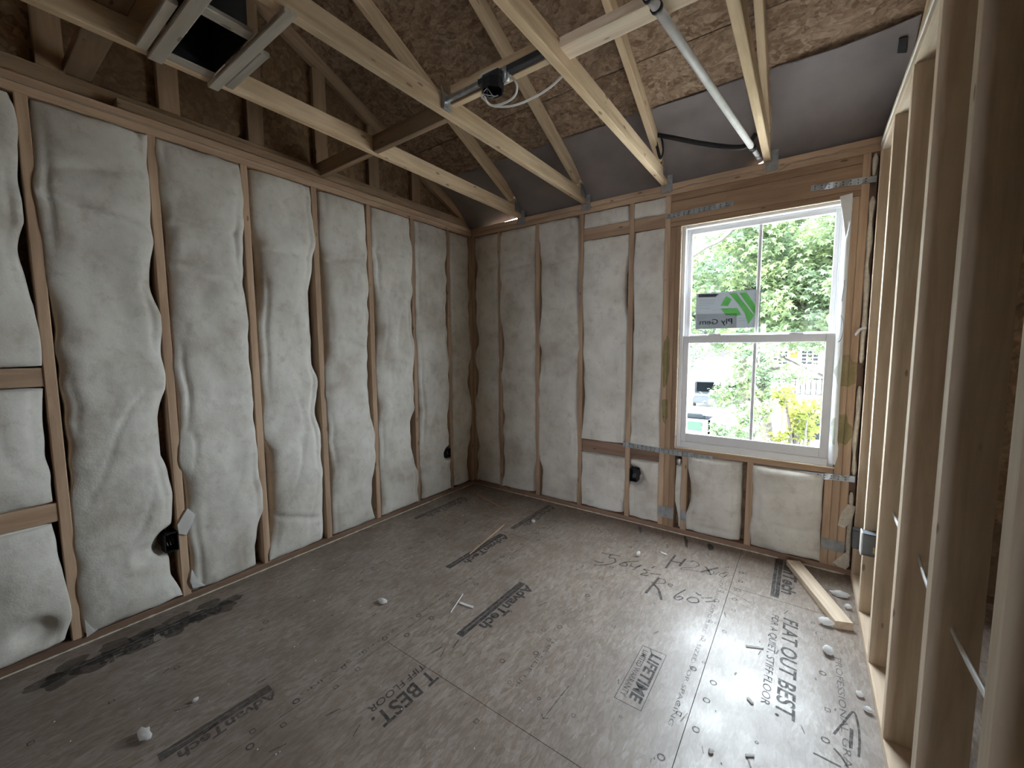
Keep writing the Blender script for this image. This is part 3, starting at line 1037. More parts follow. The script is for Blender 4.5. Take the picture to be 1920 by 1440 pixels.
# ---------------------------------------------------------------- fiberglass batts
def batt(label, O, U, Nn, w, h, seed, creases=(), dents=(), bulge=0.018, wave=0.024, bias=0.0, group='fiberglass batts in the walls', flip=False):
    O, U, Nn = Vector(O), Vector(U), Vector(Nn)
    nu = max(14, int(w / 0.011))
    nv = max(10, int(h / 0.016))
    vs = []
    def ed(v, s):
        a = noise.noise(Vector((v * 3.1, seed * 7.3 + s * 3.7, 0.5))) + 0.55 * noise.noise(Vector((v * 9.0, seed * 5.1 + s * 9.1, 2.5)))
        a = a * wave + bias
        pinch = noise.noise(Vector((v * 2.2, seed * 3.3 + s * 17.0, 9.5)))
        if pinch > 0.15: a += (pinch - 0.15) * 0.075
        return max(-0.013, min(0.036, a))
    for j in range(nv + 1):
        v = h * j / nv
        top = 0.010 * noise.noise(Vector((seed, v, 4.4)))
        eL, eR = ed(v, 0), ed(v, 1)
        row = []
        for i in range(nu + 1):
            s = i / nu
            s = 0.55 * s + 0.45 * (0.5 - 0.5 * math.cos(math.pi * s))
            u = eL + (w - eL - eR) * s
            dl, dr = u - eL, w - eR - u
            nl = max(-0.034, min(0.005, -eL * 0.9 - 0.001))
            nr = max(-0.034, min(0.005, -eR * 0.9 - 0.001))
            ne = nl * math.exp(-dl / 0.03) + nr * math.exp(-dr / 0.03)
            dv = min(v, h - v)
            pf = (1 - math.exp(-min(dl, dr) / 0.028)) * (1 - 0.8 * math.exp(-dv / 0.022))
            q = Vector((u * 4.2 + seed * 11, v * 2.6, seed))
            l1 = noise.noise(q)
            l2 = noise.noise(Vector((u * 11 + seed * 3, v * 8, seed + 5)))
            l3 = noise.noise(Vector((u * 34, v * 30, seed + 9)))
            n = ne + pf * (bulge + 0.017 * l1 + 0.0065 * l2 + 0.0022 * l3)
            for (dd, sd) in ((dl, 1.0), (dr, 2.0)):      # tucked flange along the stud
                fo = noise.noise(Vector((v * 2.3, seed * 1.7 + sd * 5, 3.0)))
                if fo > -0.1:
                    n -= (fo + 0.1) * 0.022 * math.exp(-((dd - 0.030 - 0.02 * fo) / 0.012) ** 2)
            wr_ = noise.noise(Vector((u * 5 + v * 2.2, v * 1.3 - u * 2, seed + 20)))      # shallow diagonal folds
            n -= pf * 0.010 * math.exp(-(wr_ / 0.045) ** 2) * max(0.0, 0.3 + noise.noise(Vector((u * 3, v * 2, seed + 31))))
            for (v0, k, dep, up) in creases:
                dd = v - v0 - k * (u - w / 2) - 0.012 * noise.noise(Vector((u * 9, seed, v0)))
                n -= pf * dep * math.exp(-(dd / 0.014) ** 2)
                if dd > 0: n += pf * up * math.exp(-dd / 0.12) * (1 - math.exp(-dd / 0.012))
                else: n -= pf * up * 0.5 * math.exp(dd / 0.07)
            for (du, dv0, r, dep) in dents:
                rr = math.hypot(u - du, v - dv0) / r
                n -= dep * math.exp(-rr ** 4) * (1 + 0.25 * l2)
            row.append((u, n))
        zj = v
        # front row, with skirts down the two sides
        b0 = max(row[0][0], 0.0015)
        b1 = min(row[-1][0], w - 0.0015)
        dz = 0.012 * (noise.noise(Vector((seed * 2, 0.3, 7))) ) if j in (0, nv) else 0
        vs.append(O + U * b0 + Nn * -0.080 + Vector((0, 0, zj)))
        for i, (u, n) in enumerate(row):
            zz = zj
            if j == 0: zz += 0.008 * (1 + noise.noise(Vector((u * 14, seed, 1)))) * (1 if h > 0.3 else 0.5)
            if j == nv: zz -= 0.006 * (1 + noise.noise(Vector((u * 12, seed, 2))))
            vs.append(O + U * u + Nn * n + Vector((0, 0, zz)))
        vs.append(O + U * b1 + Nn * -0.080 + Vector((0, 0, zj)))
    m = nu + 3
    fs = []
    for j in range(nv):
        for i in range(m - 1):
            q = (j * m + i, j * m + i + 1, (j + 1) * m + i + 1, (j + 1) * m + i)
            fs.append(q if not flip else q[::-1])
    bot = tuple(range(m - 1, -1, -1))
    topf = tuple(range(nv * m, nv * m + m))
    fs += [bot, topf] if not flip else [bot[::-1], topf[::-1]]
    o = mesh('fiberglass_batt', vs, fs, M['batt'], None, True)
    tag(o, label, 'insulation', group)
    return o


ordn = ['first', 'second', 'third', 'fourth', 'fifth', 'sixth', 'seventh']
U_L, N_L = (0, -1, 0), (1, 0, 0)
edgesL = [-T] + STUD_L
cre = [[(2.0, -.1, .010, .006)], [(2.10, .25, .016, .010)], [(2.02, 0.1, .020, .013), (1.2, .2, .006, .002)], [(1.93, -.25, .020, .014), (1.35, .3, .008, .002)], [(1.90, 0.05, .018, .012), (.22, .4, .012, .008)], [(1.95, -.05, .022, .018), (1.72, .1, .010, .008)], [(1.93, .25, .022, .018), (2.12, -.3, .010, .004), (1.0, 0, .004, .004)]]
dentL = {0: [(0.27, 0.345, 0.05, 0.03)], 1: [(0.03, 0.345, 0.055, 0.09)], 5: [], 6: [(0.030, 0.314, 0.068, 0.098), (0.13, 0.29, 0.05, 0.03)], 2: [(0.10, 0.42, .03, .01)]}
for i in range(7):
    ya = -T if i == 0 else STUD_L[i - 1] - T / 2
    yb = STUD_L[i] + T / 2
    nm = 'corner bay' if i == 0 else ordn[i] + ' bay from the corner'
    z0, z1 = T + 0.002, PB - 0.002
    batt('tall white batt in the %s of left wall' % nm, (0, ya, z0), U_L, N_L, ya - yb, z1 - z0, 1.0 + i, cre[i], dentL.get(i, ()), flip=False,
         bulge=0.020 if i != 0 else 0.012, bias=0.004)
ya, yb = STUD_L[6] - T / 2, STUD_L[7] + T / 2
for z0, z1, nm, sd in ((0.04, 0.598, 'below the lower block', 21.0), (0.684, 1.194, 'between the two blocks', 22.0), (1.278, PB - 0.002, 'above the upper block', 23.0)):
    batt('white batt %s in the leftmost bay' % nm, (0, ya, z0), U_L, N_L, ya - yb, z1 - z0, sd, [(0.75, 0.2, .014, .008)] if z1 > 2 else (), [(0.10, 0.10, 0.06, 0.04)] if z0 < 0.1 else (), bulge=0.016, wave=0.02, bias=0.006)
U_B, N_B = (1, 0, 0), (0, -1, 0)
eb = [T] + STUD_B
for i in range(3):
    xa = T if i == 0 else STUD_B[i - 1] + T / 2
    xb = STUD_B[i] - T / 2
    nm = 'corner bay' if i == 0 else ordn[i] + ' bay from the corner'
    batt('tall white batt in the %s of window wall' % nm, (xa, 0, T + 0.002), U_B, N_B, xb - xa, PB - T - 0.004, 31.0 + i, [(2.02, 0.1, .010, .006)] if i else [(2.0, .6, .008, .004)], (), bulge=0.012, bias=0.003)
xa3, xb3, xa4, xb4 = 1.149 + T / 2, 1.555 - T / 2, 1.555 + T / 2, 1.793
for xa, xb, nm, sd in ((xa3, xb3, 'wide bay left of window', 40.0), (xa4, xb4, 'narrow bay beside window studs', 50.0)):
    batt('white batt above the top block in the ' + nm, (xa, 0, 2.274), U_B, N_B, xb - xa, PB - 2.276, sd + 1, (), (), bulge=0.006, wave=0.008)
    batt('tall white batt between the blocks in the ' + nm, (xa, 0, 0.597), U_B, N_B, xb - xa, 1.584, sd + 2, [(0.10, .3, .010, .010)] if sd > 45 else (), (), bulge=0.006, wave=0.008, bias=0.004)
    batt('white batt below the lower block in the ' + nm, (xa, 0, T + 0.004), U_B, N_B, xb - xa, 0.455, sd + 3, (), [(0.030, 0.332, 0.066, 0.098), (0.10, 0.29, 0.04, 0.02)] if sd > 45 else (), bulge=0.014, wave=0.012, bias=0.004)
batt('white batt under window, nearer the room corner', (1.990, 0, T + 0.002), U_B, N_B, 0.366, ZB - 2 * T - 0.008, 61.0, [(0.06, .1, .008, .006), (0.40, -.5, .006, .004)], (), bulge=0.030, wave=0.012, bias=-0.001)
batt('white batt under window, nearer the open studs', (2.394, 0, T + 0.002), U_B, N_B, 0.366, ZB - 2 * T - 0.008, 63.0, [(0.18, .05, .008, .008), (0.42, .4, .006, .004)], (), bulge=0.034, wave=0.012, bias=-0.001)
batt('thin white insulation sliver beside the cripple stud', (1.908, 0, T + 0.002), U_B, N_B, 0.044, ZB - 2 * T - 0.09, 65.0, (), (), bulge=0.006, wave=0.008)


# torn tufts of batt facing: a sliver stuck over a stud and a scrap in the strap
def lump(name, c, r, seed, mat, parent=None, n=10, rough=0.5):
    bm = bmesh.new()
    bmesh.ops.create_icosphere(bm, subdivisions=2, radius=1.0)
    for v in bm.verts:
        k = 1 + rough * noise.noise(v.co * 1.7 + Vector((seed, seed * 2, 0)))
        v.co = Vector((v.co.x * r[0], v.co.y * r[1], v.co.z * r[2])) * k
        v.co += Vector(c)
    return bm_obj(name, bm, mat, parent, True)


def flap(name, pts, thick, mat, label, cat, nrm=(1, 0, 0)):
    """small torn sheet following pts (pairs of left/right edge points)"""
    nrm = Vector(nrm)
    bm = bmesh.new()
    A = [bm.verts.new(Vector(p) + nrm * (0.003 * noise.noise(Vector(p) * 40))) for p in pts]
    B = [bm.verts.new(v.co - nrm * thick) for v in A]
    bm.faces.new(A); bm.faces.new(B[::-1])
    for i in range(len(A)):
        k = (i + 1) % len(A)
        bm.faces.new((A[i], B[i], B[k], A[k]))
    o = bm_obj(name, bm, mat)
    tag(o, label, cat)
    return o


def L0(u, v, x=0.012):
    return P(u, v, 0, x)
flap('torn_facing', [L0(333, 985), L0(352, 953), L0(366, 965), L0(362, 978), L0(350, 1003), L0(336, 1001)], 0.006, M['fluff'], 'torn white strip curled over stud above dark outlet box', 'insulation scrap')
flap('torn_facing', [L0(360, 1068), L0(372, 1090), L0(386, 1098), L0(362, 1103), L0(357, 1090)], 0.006, M['fluff'], 'torn white corner of facing at the foot of stud', 'insulation scrap')
flap('torn_facing', [L0(159, 1162), L0(176, 1182), L0(184, 1180), L0(163, 1195)], 0.006, M['fluff'], 'small torn white corner of batt near lower left', 'insulation scrap')
tag(lump('foil_scrap', (1.935, -0.012, 0.535), (0.016, 0.010, 0.026), 4.0, M['foil']), 'crumpled silver scrap hanging from strap under window', 'scrap')

# expanding foam in the gap right of the window studs
for k, (z0, z1) in enumerate(((0.06, 0.50), (0.60, 1.12), (1.25, 2.16), (2.27, 2.385))):
    n = max(4, int((z1 - z0) / 0.03))
    pts, rs = [], []
    for i in range(n + 1):
        z = z0 + (z1 - z0) * i / n
        q = noise.noise(Vector((k * 3.3, z * 7, 1)))
        pts.append((2.889 + 0.006 * q, 0.012 + 0.006 * q, z))
        rs.append(0.012 + 0.008 * noise.noise(Vector((k * 5.1, z * 9, 3))) if 0 < i < n else 0.006)
    o = tube('spray_foam', pts, 0.012, M['foam'], wb, 8, rs)
flap('foam_smear', [P(1605, 950, 1, -.002), P(1590, 945, 1, -.003), P(1578, 960, 1, -.003), P(1570, 985, 1, -.003), P(1583, 990, 1, -.003), P(1596, 980, 1, -.003)], 0.002, M['foam'], 'flat smear of pale foam on studs beside right corner', 'foam', (0, -1, 0))
flap('foam_smear', [P(1560, 1055, 1, -.003), P(1580, 1040, 1, -.003), P(1592, 1030, 1, -.003), P(1592, 1062, 1, -.003), P(1585, 1068, 1, -.003)], 0.002, M['foam'], 'pale foam lump at the foot of right corner studs', 'foam', (0, -1, 0))
flap('paper_curl', spline([P(1602, 628, 1, -.02), P(1608, 618, 1, -.03), P(1622, 612, 1, -.01), P(1626, 616, 1, -.005), P(1614, 620, 1, -.03), P(1605, 630, 1, -.02)], 2), 0.001, M['wrap'], 'curled white paper strip stuck between right corner studs', 'paper', (0, -1, 0))

# ---------------------------------------------------------------- sealant beads and thin wire
def bead(label, a, b, r, mat, wob=0.002, drop=(0, 0, 1), name='sealant_bead', cat='sealant', lumps=0.5, waves=()):
    a, b = Vector(a), Vector(b)
    n = int((b - a).length / 0.02)
    pts, rs = [], []
    dr = Vector(drop)
    for i in range(n + 1):
        s = i / n
        p = a.lerp(b, s)
        p = p + dr * (wob * noise.noise(Vector((s * n * 0.25, a.x * 3, b.y * 2))))
        for (s0, amp, wd) in waves:
            p = p + dr * (amp * math.exp(-((s - s0) / wd) ** 2))
        pts.append(p)
        rs.append(r * (1 + lumps * max(-0.4, noise.noise(Vector((s * n * 0.6, 5, a.x))))))
    o = tube(name, pts, r, mat, None, 6, rs)
    tag(o, label, cat)
    return o
bead('pale sealant bead along the foot of left wall', (0.004, -0.004, 0.004), (0.004, -3.3, 0.004), 0.0042, M['foam'], 0.0, lumps=0.9)
bead('pale sealant bead along the foot of window wall', (0.004, -0.004, 0.004), (2.55, -0.004, 0.004), 0.0042, M['foam'], 0.0, lumps=0.9)
bead('short pale sealant bead behind the wood offcut', (2.68, -0.004, 0.004), (2.88, -0.004, 0.004), 0.0045, M['foam'], 0.0, lumps=0.9)
bead('pale sealant line along left wall top plates', (0.003, -0.004, 2.428), (0.003, -3.2, 2.428), 0.0026, M['wire'], 0.004)
bead('thin wavy wire along the top of window wall', (0.003, -0.004, 2.428), (2.905, -0.006, 2.428), 0.0026, M['wire'], 0.008, waves=((0.193, -.02, .02), (0.40, -.025, .02), (0.61, -.02, .03), (0.825, -0.04, 0.03)), name='thin_wire', cat='wire')
bead('vertical sealant line in the corner of the two insulated walls', (0.004, -0.004, 0.05), (0.004, -0.004, 2.38), 0.0026, M['wire'], 0.001, (1, 0, 0))
bead('pale sealant line along the open stud wall top plate', (W - 0.002, -0.01, PBR + T), (W - 0.002, -3.0, PBR + T), 0.003, M['cable'], 0.003)

# ---------------------------------------------------------------- roof trusses
def truss(i, x, label, m='truss'):
    t = empty('roof_truss', (x, 0, PT))
    tag(t, label, 'roof truss', 'roof trusses')
    w = D
    mt = M[m]
    board('bottom_chord', (x, 0.085, PT + w / 2), (x, -7.9, PT + w / 2), w, T, (0, 0, 1), mt, t)
    # top chord from the heel to the ridge
    ya, yb = -0.115, RIDGE + 0.02
    off = w / 2 * cs
    board('top_chord', (x, ya, zdeck(ya) - off - 0.002), (x, yb, zdeck(yb) - off - 0.002), w, T - 0.001, (0, SL, 1), mt, t)
    board('top_chord', (x, RIDGE - 0.02, zdeck2(RIDGE - 0.02) - off - 0.002), (x, -7.85, zdeck2(-7.85) - off - 0.002), w, T - 0.001, (0, -SL, 1), mt, t)
    # heel block and connector plate
    bm = bmesh.new()
    yy = [0.086, -0.13]
    pts = [(yy[0], PT + w), (yy[1], PT + w), (yy[1], zdeck(yy[1]) - 2 * off - 0.004), (yy[1] + 0.03, zdeck(yy[1] + 0.03) - off * 1.2), (yy[0], zdeck(yy[0]) - 0.006)]
    prism_yz('heel_block', x - 0.0185, x + 0.0185, pts, mt, t)
    for s in (-1, 1):
        x0 = x + s * 0.0196
        box('connector_plate', min(x0, x0 - s * 0.001), max(x0, x0 - s * 0.001), -0.10, 0.05, PT + 0.035, PT + 0.12, M['dullgalv'], t)
    # wall tie: bent strap on both sides of the chord
    for s in (-1, 1):
        x0 = x + s * 0.0215
        box('wall_tie', x0 - 0.0012, x0 + 0.0012, -0.005, 0.030, PT - 0.055, PT + 0.085, M['dullgalv'], t)
    box('wall_tie', x - 0.012, x + 0.055, -0.0035, -0.001, PT - 0.058, PT - 0.004, M['dullgalv'], t)
    box('wall_tie', x + 0.0225, x + 0.055, -0.004, -0.002, PT - 0.004, PT + 0.085, M['dullgalv'], t)
    # webs towards the middle of the span
    board('web', (x, -2.55, PT + w), (x, -1.75, zdeck(-1.75) - 2 * off), 0.0889, T - 0.002, (0, 1, 0), mt, t)
    board('web', (x, RIDGE, PT + w), (x, RIDGE, zdeck(RIDGE) - 2 * off), 0.0889, T - 0.002, (0, 1, 0), mt, t)
    return t


lab_t = ['pine roof truss nearest the insulated left wall', 'pine roof truss carrying the end of the steel box bar', 'pine roof truss with black tab left of the white pole', 'pine roof truss ending above the window beside the pole']
for i, x in enumerate(TRX):
    t_ = truss(i, x, lab_t[i] if i < 4 else ['pine roof truss above the open stud wall', 'pine roof truss one beyond the open stud wall', 'pine roof truss farthest beyond the open stud wall'][i - 4])
    if i == 0:
        put(board('wane_strip', (x - 0.010, -2.04, PT - 0.004), (x - 0.010, -1.86, PT - 0.004), 0.008, 0.012, (0, 1, 0), M['truss']), t_)
    if i == 2:
        box('black_tab', x - 0.026, x - 0.0195, -1.60, -1.52, PT + 0.07, PT + 0.10, M['black'], t_)
# gable truss standing on the left wall
gt = tag(empty('gable_truss', (-D + 0.02, 0, PT)), 'dark gable truss with upright studs above left wall', 'roof truss')
xg = -D + 0.0195
board('bottom_chord', (xg, 0.08, PT + D / 2), (xg, -7.9, PT + D / 2), D, T, (0, 0, 1), M['oldtruss'], gt)
off = D / 2 * cs
board('top_chord', (xg, 0.06, zdeck(0.06) - off - 0.003), (xg, RIDGE, zdeck(RIDGE) - off - 0.003), D, T, (0, SL, 1), M['oldtruss'], gt)
for k in range(9):
    y = -0.62 - SP * k
    board('upright', (xg, y, PT + D), (xg, y, zdeck(y) - 2 * off), D, T - 0.002, (0, 1, 0), M['oldtruss'], gt)

# lateral blocking between the trusses
BY = -1.478
segs = [((-D + 0.04), TRX[0] - 0.019, PT, 'short dark block between gable truss and the first truss', 'oldtruss'),
        (TRX[0] + 0.019, TRX[1] - 0.019, PT, 'long dull block between the first two pine trusses', 'oldtruss'),
        (TRX[1] + 0.019, TRX[2] - 0.019, PT + 0.05, 'brown block behind the steel box bar', 'truss'),
        (TRX[2] + 0.019, TRX[3] - 0.019, PT + 0.05, 'pale new block the white pole hangs from', 'pine')]
for x0, x1, z, l, m in segs:
    if m == 'pine':
        o = board('truss_block', (x0 + 0.001, BY, z + T / 2), (x1 - 0.001, BY, z + T / 2), D, T, (0, 1, 0), M[m])
    else:
        o = board('truss_block', (x0 + 0.001, BY, z + D / 2), (x1 - 0.001, BY, z + D / 2), D, T, (0, 0, 1), M[m])
    tag(o, l, 'block', 'blocks between the trusses')
o = board('lateral_brace', (-D + 0.045, -2.575, PT + D + T / 2 + 0.001), (3.2, -2.575, PT + D + T / 2 + 0.001), D, T, (0, 1, 0), M['oldtruss'])
tag(o, 'dull flat brace lying across the trusses at upper left', 'brace')

# grey boards closing the eave between trusses
ends = [-D + 0.04] + TRX[:5]
names = ['corner beside the bright slit', 'first and second pine trusses', 'second and third pine trusses', 'third and fourth pine trusses', 'fourth truss and open stud wall']
for i in range(5):
    xa = ends[i] + (0.021 if i else 0.0)
    xb = ends[i + 1] - 0.024
    if i == 4: xb = ends[5] - 0.024
    nx, ny = 14, 18
    vs, fs = [], []
    for top in (0, 1):
        for a in range(nx + 1):
            s = a / nx
            for b_ in range(ny + 1):
                t = b_ / ny
                y = 0.058 + (-0.392 - 0.058) * t
                if i == 4: y -= 0.02 * s * t
                zlo = PT + 0.001
                if i == 0: zlo += 0.030 * max(0.0, (s - 0.25) / 0.75) ** 0.8
                if i == 3: zlo += 0.030 * max(0.0, (s - 0.86) / 0.14)
                if i == 4: zlo += 0.02 * max(0.0, (s - 0.85) / 0.15) * 0
                zhi = zdeck(-0.392) - 0.004 - (0.016 if i == 4 else 0.006) * math.sin(math.pi * s)
                z = zlo + (zhi - zlo) * t + 0.035 * math.sin(math.pi * t)
                vs.append((xa + (xb - xa) * s, y, z + top * 0.005))
    k = (nx + 1) * (ny + 1)
    for a in range(nx):
        for b_ in range(ny):
            q = (a * (ny + 1) + b_, a * (ny + 1) + b_ + 1, (a + 1) * (ny + 1) + b_ + 1, (a + 1) * (ny + 1) + b_)
            fs.append(q)
            fs.append(tuple(k + v for v in q[::-1]))
    o = mesh('eave_board', vs, fs, M['grey'], None, True)
    tag(o, 'grey eave board between ' + names[i] if i else 'grey eave board in the ' + names[0], 'board', 'grey eave boards')
    if i == 4:
        a = 12
        pp = []
        c0 = P(1692, 76, 1, -0.30)
        vv = Vector((W + 0.0, 0, 0))
        hx = [P(1683, 93, 1, -0.3), P(1700, 92, 1, -0.3), P(1702, 62, 1, -0.3), P(1686, 66, 1, -0.3)]
        # square knock-out: thin dark plate lying against the underside
        def on_board(px, py):
            best, bz = None, 1e9
            for yy in [(-0.39 + 0.44 * q / 200) for q in range(201)]:
                p = P(px, py, 1, yy)
                t = (yy - 0.058) / (-0.45)
                s = (p.x - xa) / (xb - xa)
                zz = PT + 0.001 + ((zdeck(-0.392) - 0.004 - 0.016 * math.sin(math.pi * max(0, min(1, s)))) - PT - 0.001) * t + 0.035 * math.sin(math.pi * t)
                if abs(p.z - zz) < bz: best, bz = p, abs(p.z - zz)
            return best
        q = [on_board(1683, 93), on_board(1700, 92), on_board(1702, 62), on_board(1686, 66)]
        q = [p + Vector((0, 0, -0.016)) for p in q]
        r = [p + Vector((0, 0, 0.004)) for p in q]
        mesh('knock_out', q + r, [(0, 1, 2, 3), (7, 6, 5, 4), (0, 4, 5, 1), (1, 5, 6, 2), (2, 6, 7, 3), (3, 7, 4, 0)], M['black'], o)

# ---------------------------------------------------------------- register frame between the first two trusses
reg = tag(empty('register_frame', (0.85, -2.36, PT)), 'grey wood strip frame around dark ceiling duct opening', 'vent frame')
ZR = PT - 0.010
board('strip', (0.545, -2.262, ZR), (1.205, -2.262, ZR), 0.040, 0.018, (0, 1, 0), M['greywood'], reg)
board('strip', (0.600, -2.222, ZR + 0.004), (0.930, -2.222, ZR + 0.004), 0.032, 0.018, (0, 1, 0), M['greywood'], reg)
board('strip', (0.565, -2.458, ZR), (1.205, -2.458, ZR), 0.046, 0.018, (0, 1, 0), M['greywood'], reg)
board('strip', (0.600, -2.505, ZR + 0.006), (0.94, -2.505, ZR + 0.006), 0.034, 0.018, (0, 1, 0), M['greywood'], reg)
board('cross_strip', (0.607, -2.434, ZR + 0.018), (0.607, -2.283, ZR + 0.018), 0.055, 0.018, (1, 0, 0), M['greywood'], reg)
board('cross_strip', (0.965, -2.434, ZR + 0.018), (0.965, -2.283, ZR + 0.018), 0.050, 0.018, (1, 0, 0), M['greywood'], reg)
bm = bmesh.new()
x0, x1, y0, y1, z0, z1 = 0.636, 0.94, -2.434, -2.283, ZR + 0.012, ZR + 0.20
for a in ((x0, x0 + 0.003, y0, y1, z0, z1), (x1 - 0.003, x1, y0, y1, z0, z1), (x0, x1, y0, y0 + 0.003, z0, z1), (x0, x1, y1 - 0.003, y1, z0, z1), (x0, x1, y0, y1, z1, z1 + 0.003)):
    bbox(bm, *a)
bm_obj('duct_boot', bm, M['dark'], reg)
tube('boot_rim', [(x0 + 0.02, -2.42, ZR + 0.05), (0.75, -2.41, ZR + 0.045), (0.88, -2.42, ZR + 0.055)], 0.003, M['galv'], reg, 6)
# duct sleeve above
du = tag(empty('flexible_duct', (1.0, -2.36, PT + 0.2)), 'shiny silver duct wrap above the ceiling opening', 'duct')
pts = spline([(0.80, -2.36, ZR + 0.26), (0.98, -2.37, PT + 0.30), (1.12, -2.42, PT + 0.36), (1.40, -2.6, PT + 0.50), (1.6, -3.0, PT + 0.6)], 12)
tube('sleeve', pts, 0.10, M['foil'], du, 18, [0.10 * (1 + 0.05 * math.sin(i * 2.2)) for i in range(len(pts))])
box('boot_collar', 0.70, 0.90, -2.43, -2.29, ZR + 0.204, ZR + 0.26, M['foil'], du, 0.01)

# ---------------------------------------------------------------- fan box on its steel bar
fb = tag(empty('ceiling_box_bar', (1.475, -1.50, PT)), 'dark steel bar with ceiling fixture box between two trusses', 'electrical bracket')
ZF, YF = PT + 0.052, -1.532
xA, xB = TRX[1] + 0.019, TRX[2] - 0.019
box('bar_tube', xA + 0.012, 1.50, YF - 0.011, YF + 0.011, ZF - 0.011, ZF + 0.011, M['galv'], fb, 0.003)
box('bar_sleeve', 1.40, xB - 0.008, YF - 0.014, YF + 0.014, ZF - 0.014, ZF + 0.014, M['darksteel'], fb, 0.003)
for x0, x1 in ((xA, xA + 0.014), (xB - 0.010, xB)):
    bm = bmesh.new()
    bbox(bm, x0, x1, YF - 0.025, YF + 0.025, ZF - 0.045, ZF + 0.030)
    bmesh.ops.bevel(bm, geom=bm.edges[:], offset=0.004, segments=2, affect='EDGES')
    bm_obj('bar_foot', bm, M['galv'], fb)
for a in (-0.02, 0.02):
    tube('foot_spike', [(xA + 0.004, YF + a, ZF + 0.03), (xA + 0.004, YF + a * 1.6, ZF + 0.052)], 0.003, M['galv'], fb, 6)
# octagon box, open downwards
bm = bmesh.new()
cx, cy = 1.475, YF
n = 8
rings = []
for r, z in ((0.050, ZF - 0.016), (0.050, ZF - 0.058), (0.046, ZF - 0.058), (0.046, ZF - 0.020)):
    rings.append([bm.verts.new((cx + r * math.cos(math.pi / 8 + 2 * math.pi * k / n), cy + r * math.sin(math.pi / 8 + 2 * math.pi * k / n), z)) for k in range(n)])
for a, b in zip(rings[:-1], rings[1:]):
    for k in range(n):
        bm.faces.new((a[k], a[(k + 1) % n], b[(k + 1) % n], b[k]))
bm.faces.new(rings[0]); bm.faces.new(rings[-1])
bm_obj('fixture_box', bm, M['black'], fb)
box('box_saddle', cx - 0.045, cx + 0.045, YF - 0.020, YF + 0.020, ZF - 0.018, ZF + 0.018, M['darksteel'], fb, 0.004)
tube('cable_clamp', [(cx + 0.075, YF - 0.004, ZF + 0.012), (cx + 0.075, YF - 0.004, ZF - 0.045)], 0.014, M['galv'], fb, 10)
tube('saddle_bolt', [(cx + 0.075, YF - 0.03, ZF - 0.006), (cx + 0.075, YF + 0.03, ZF - 0.006)], 0.006, M['galv'], fb, 8)
for k in range(3):
    a = k * 2.1
    tube('wire_end', spline([(cx - 0.03, cy, ZF - 0.03), (cx - 0.03 + 0.02 * math.cos(a), cy - 0.02 * math.sin(a), ZF - 0.06), (cx + 0.01 * k, cy + 0.01, ZF - 0.075)], 5), 0.0022, M['galv'], fb, 6)
def onz(px, py, z): return P(px, py, 2, z)
q = lambda X, Y, z: onz(800 + X / 6.4, 60 + Y / 6.4, z)
cab = tube('loose_cable', spline([q(1690, 460, PT + .03), q(1500, 650, PT + .015), q(1280, 790, PT), q(1050, 880, PT - .01), q(850, 895, PT - .012), q(740, 860, PT - .005), q(700, 780, PT + .01), q(690, 700, ZF), q(640, 560, ZF + .02), q(700, 490, ZF + .03), q(850, 440, ZF + .04), q(960, 470, ZF + .03), q(1040, 560, ZF), q(1085, 650, PT + .02), q(1060, 760, PT), q(960, 840, PT - .008), q(800, 885, PT - .01), q(715, 830, PT + .005), q(660, 770, PT + .02), q(700, 740, PT + .02)], 8), 0.0048, M['cable'], None, 8)
tag(cab, 'white electrical cable looping around the ceiling fixture box', 'cable')
cab.name = 'loose_cable'

# ---------------------------------------------------------------- white pole and black strap
pole = tag(empty('white_pole', (2.34, -0.05, PT)), 'dusty white pole with black collar hung along the ceiling', 'pole')
pa, pb = Vector((2.352, -0.045, PT + 0.012)), onz(1222, 0, PT + 0.005)
dr = (pb - pa).normalized()
Lp = (pb - pa).length
tube('shaft', [pa + dr * 0.20, pa + dr * (Lp + 0.45)], 0.0165, M['pvc'], pole, 14)
tube('inner_tube', [pa, pa + dr * 0.21], 0.0125, M['pvc'], pole, 12)
tube('collar', [pa + dr * 0.17, pa + dr * 0.215], 0.0195, M['black'], pole, 14)
tube('end_fitting', [pa - dr * 0.012, pa + dr * 0.06], 0.0150, M['galv'], pole, 12)
for s in (-0.015, 0.045):
    tube('hanger_clip', [pa + dr * (Lp - s), pa + dr * (Lp - s + 0.014)], 0.0205, M['black'], pole, 14)
st = tag(empty('black_strap', (1.80, -0.05, 2.6)), 'black plastic strap looped on truss above the window wall', 'strap')
def strip_tube(name, pts, w, mat, parent):
    return tube(name, spline(pts, 8), w, mat, parent, 8, None, 0.3)
yS = -0.24
strip_tube('strap_band', [P(1226, 252, 1, yS), P(1260, 258, 1, yS), P(1310, 268, 1, -0.23), P(1372, 276, 1, -0.22), P(1400, 272, 1, -0.22), P(1418, 250, 1, -0.24)], 0.014, M['black'], st)
strip_tube('strap_loop', [P(1228, 256, 1, yS), P(1232, 275, 1, yS - .01), P(1238, 296, 1, yS - .01), P(1243, 285, 1, yS), P(1242, 265, 1, yS), P(1238, 254, 1, yS)], 0.009, M['black'], st)

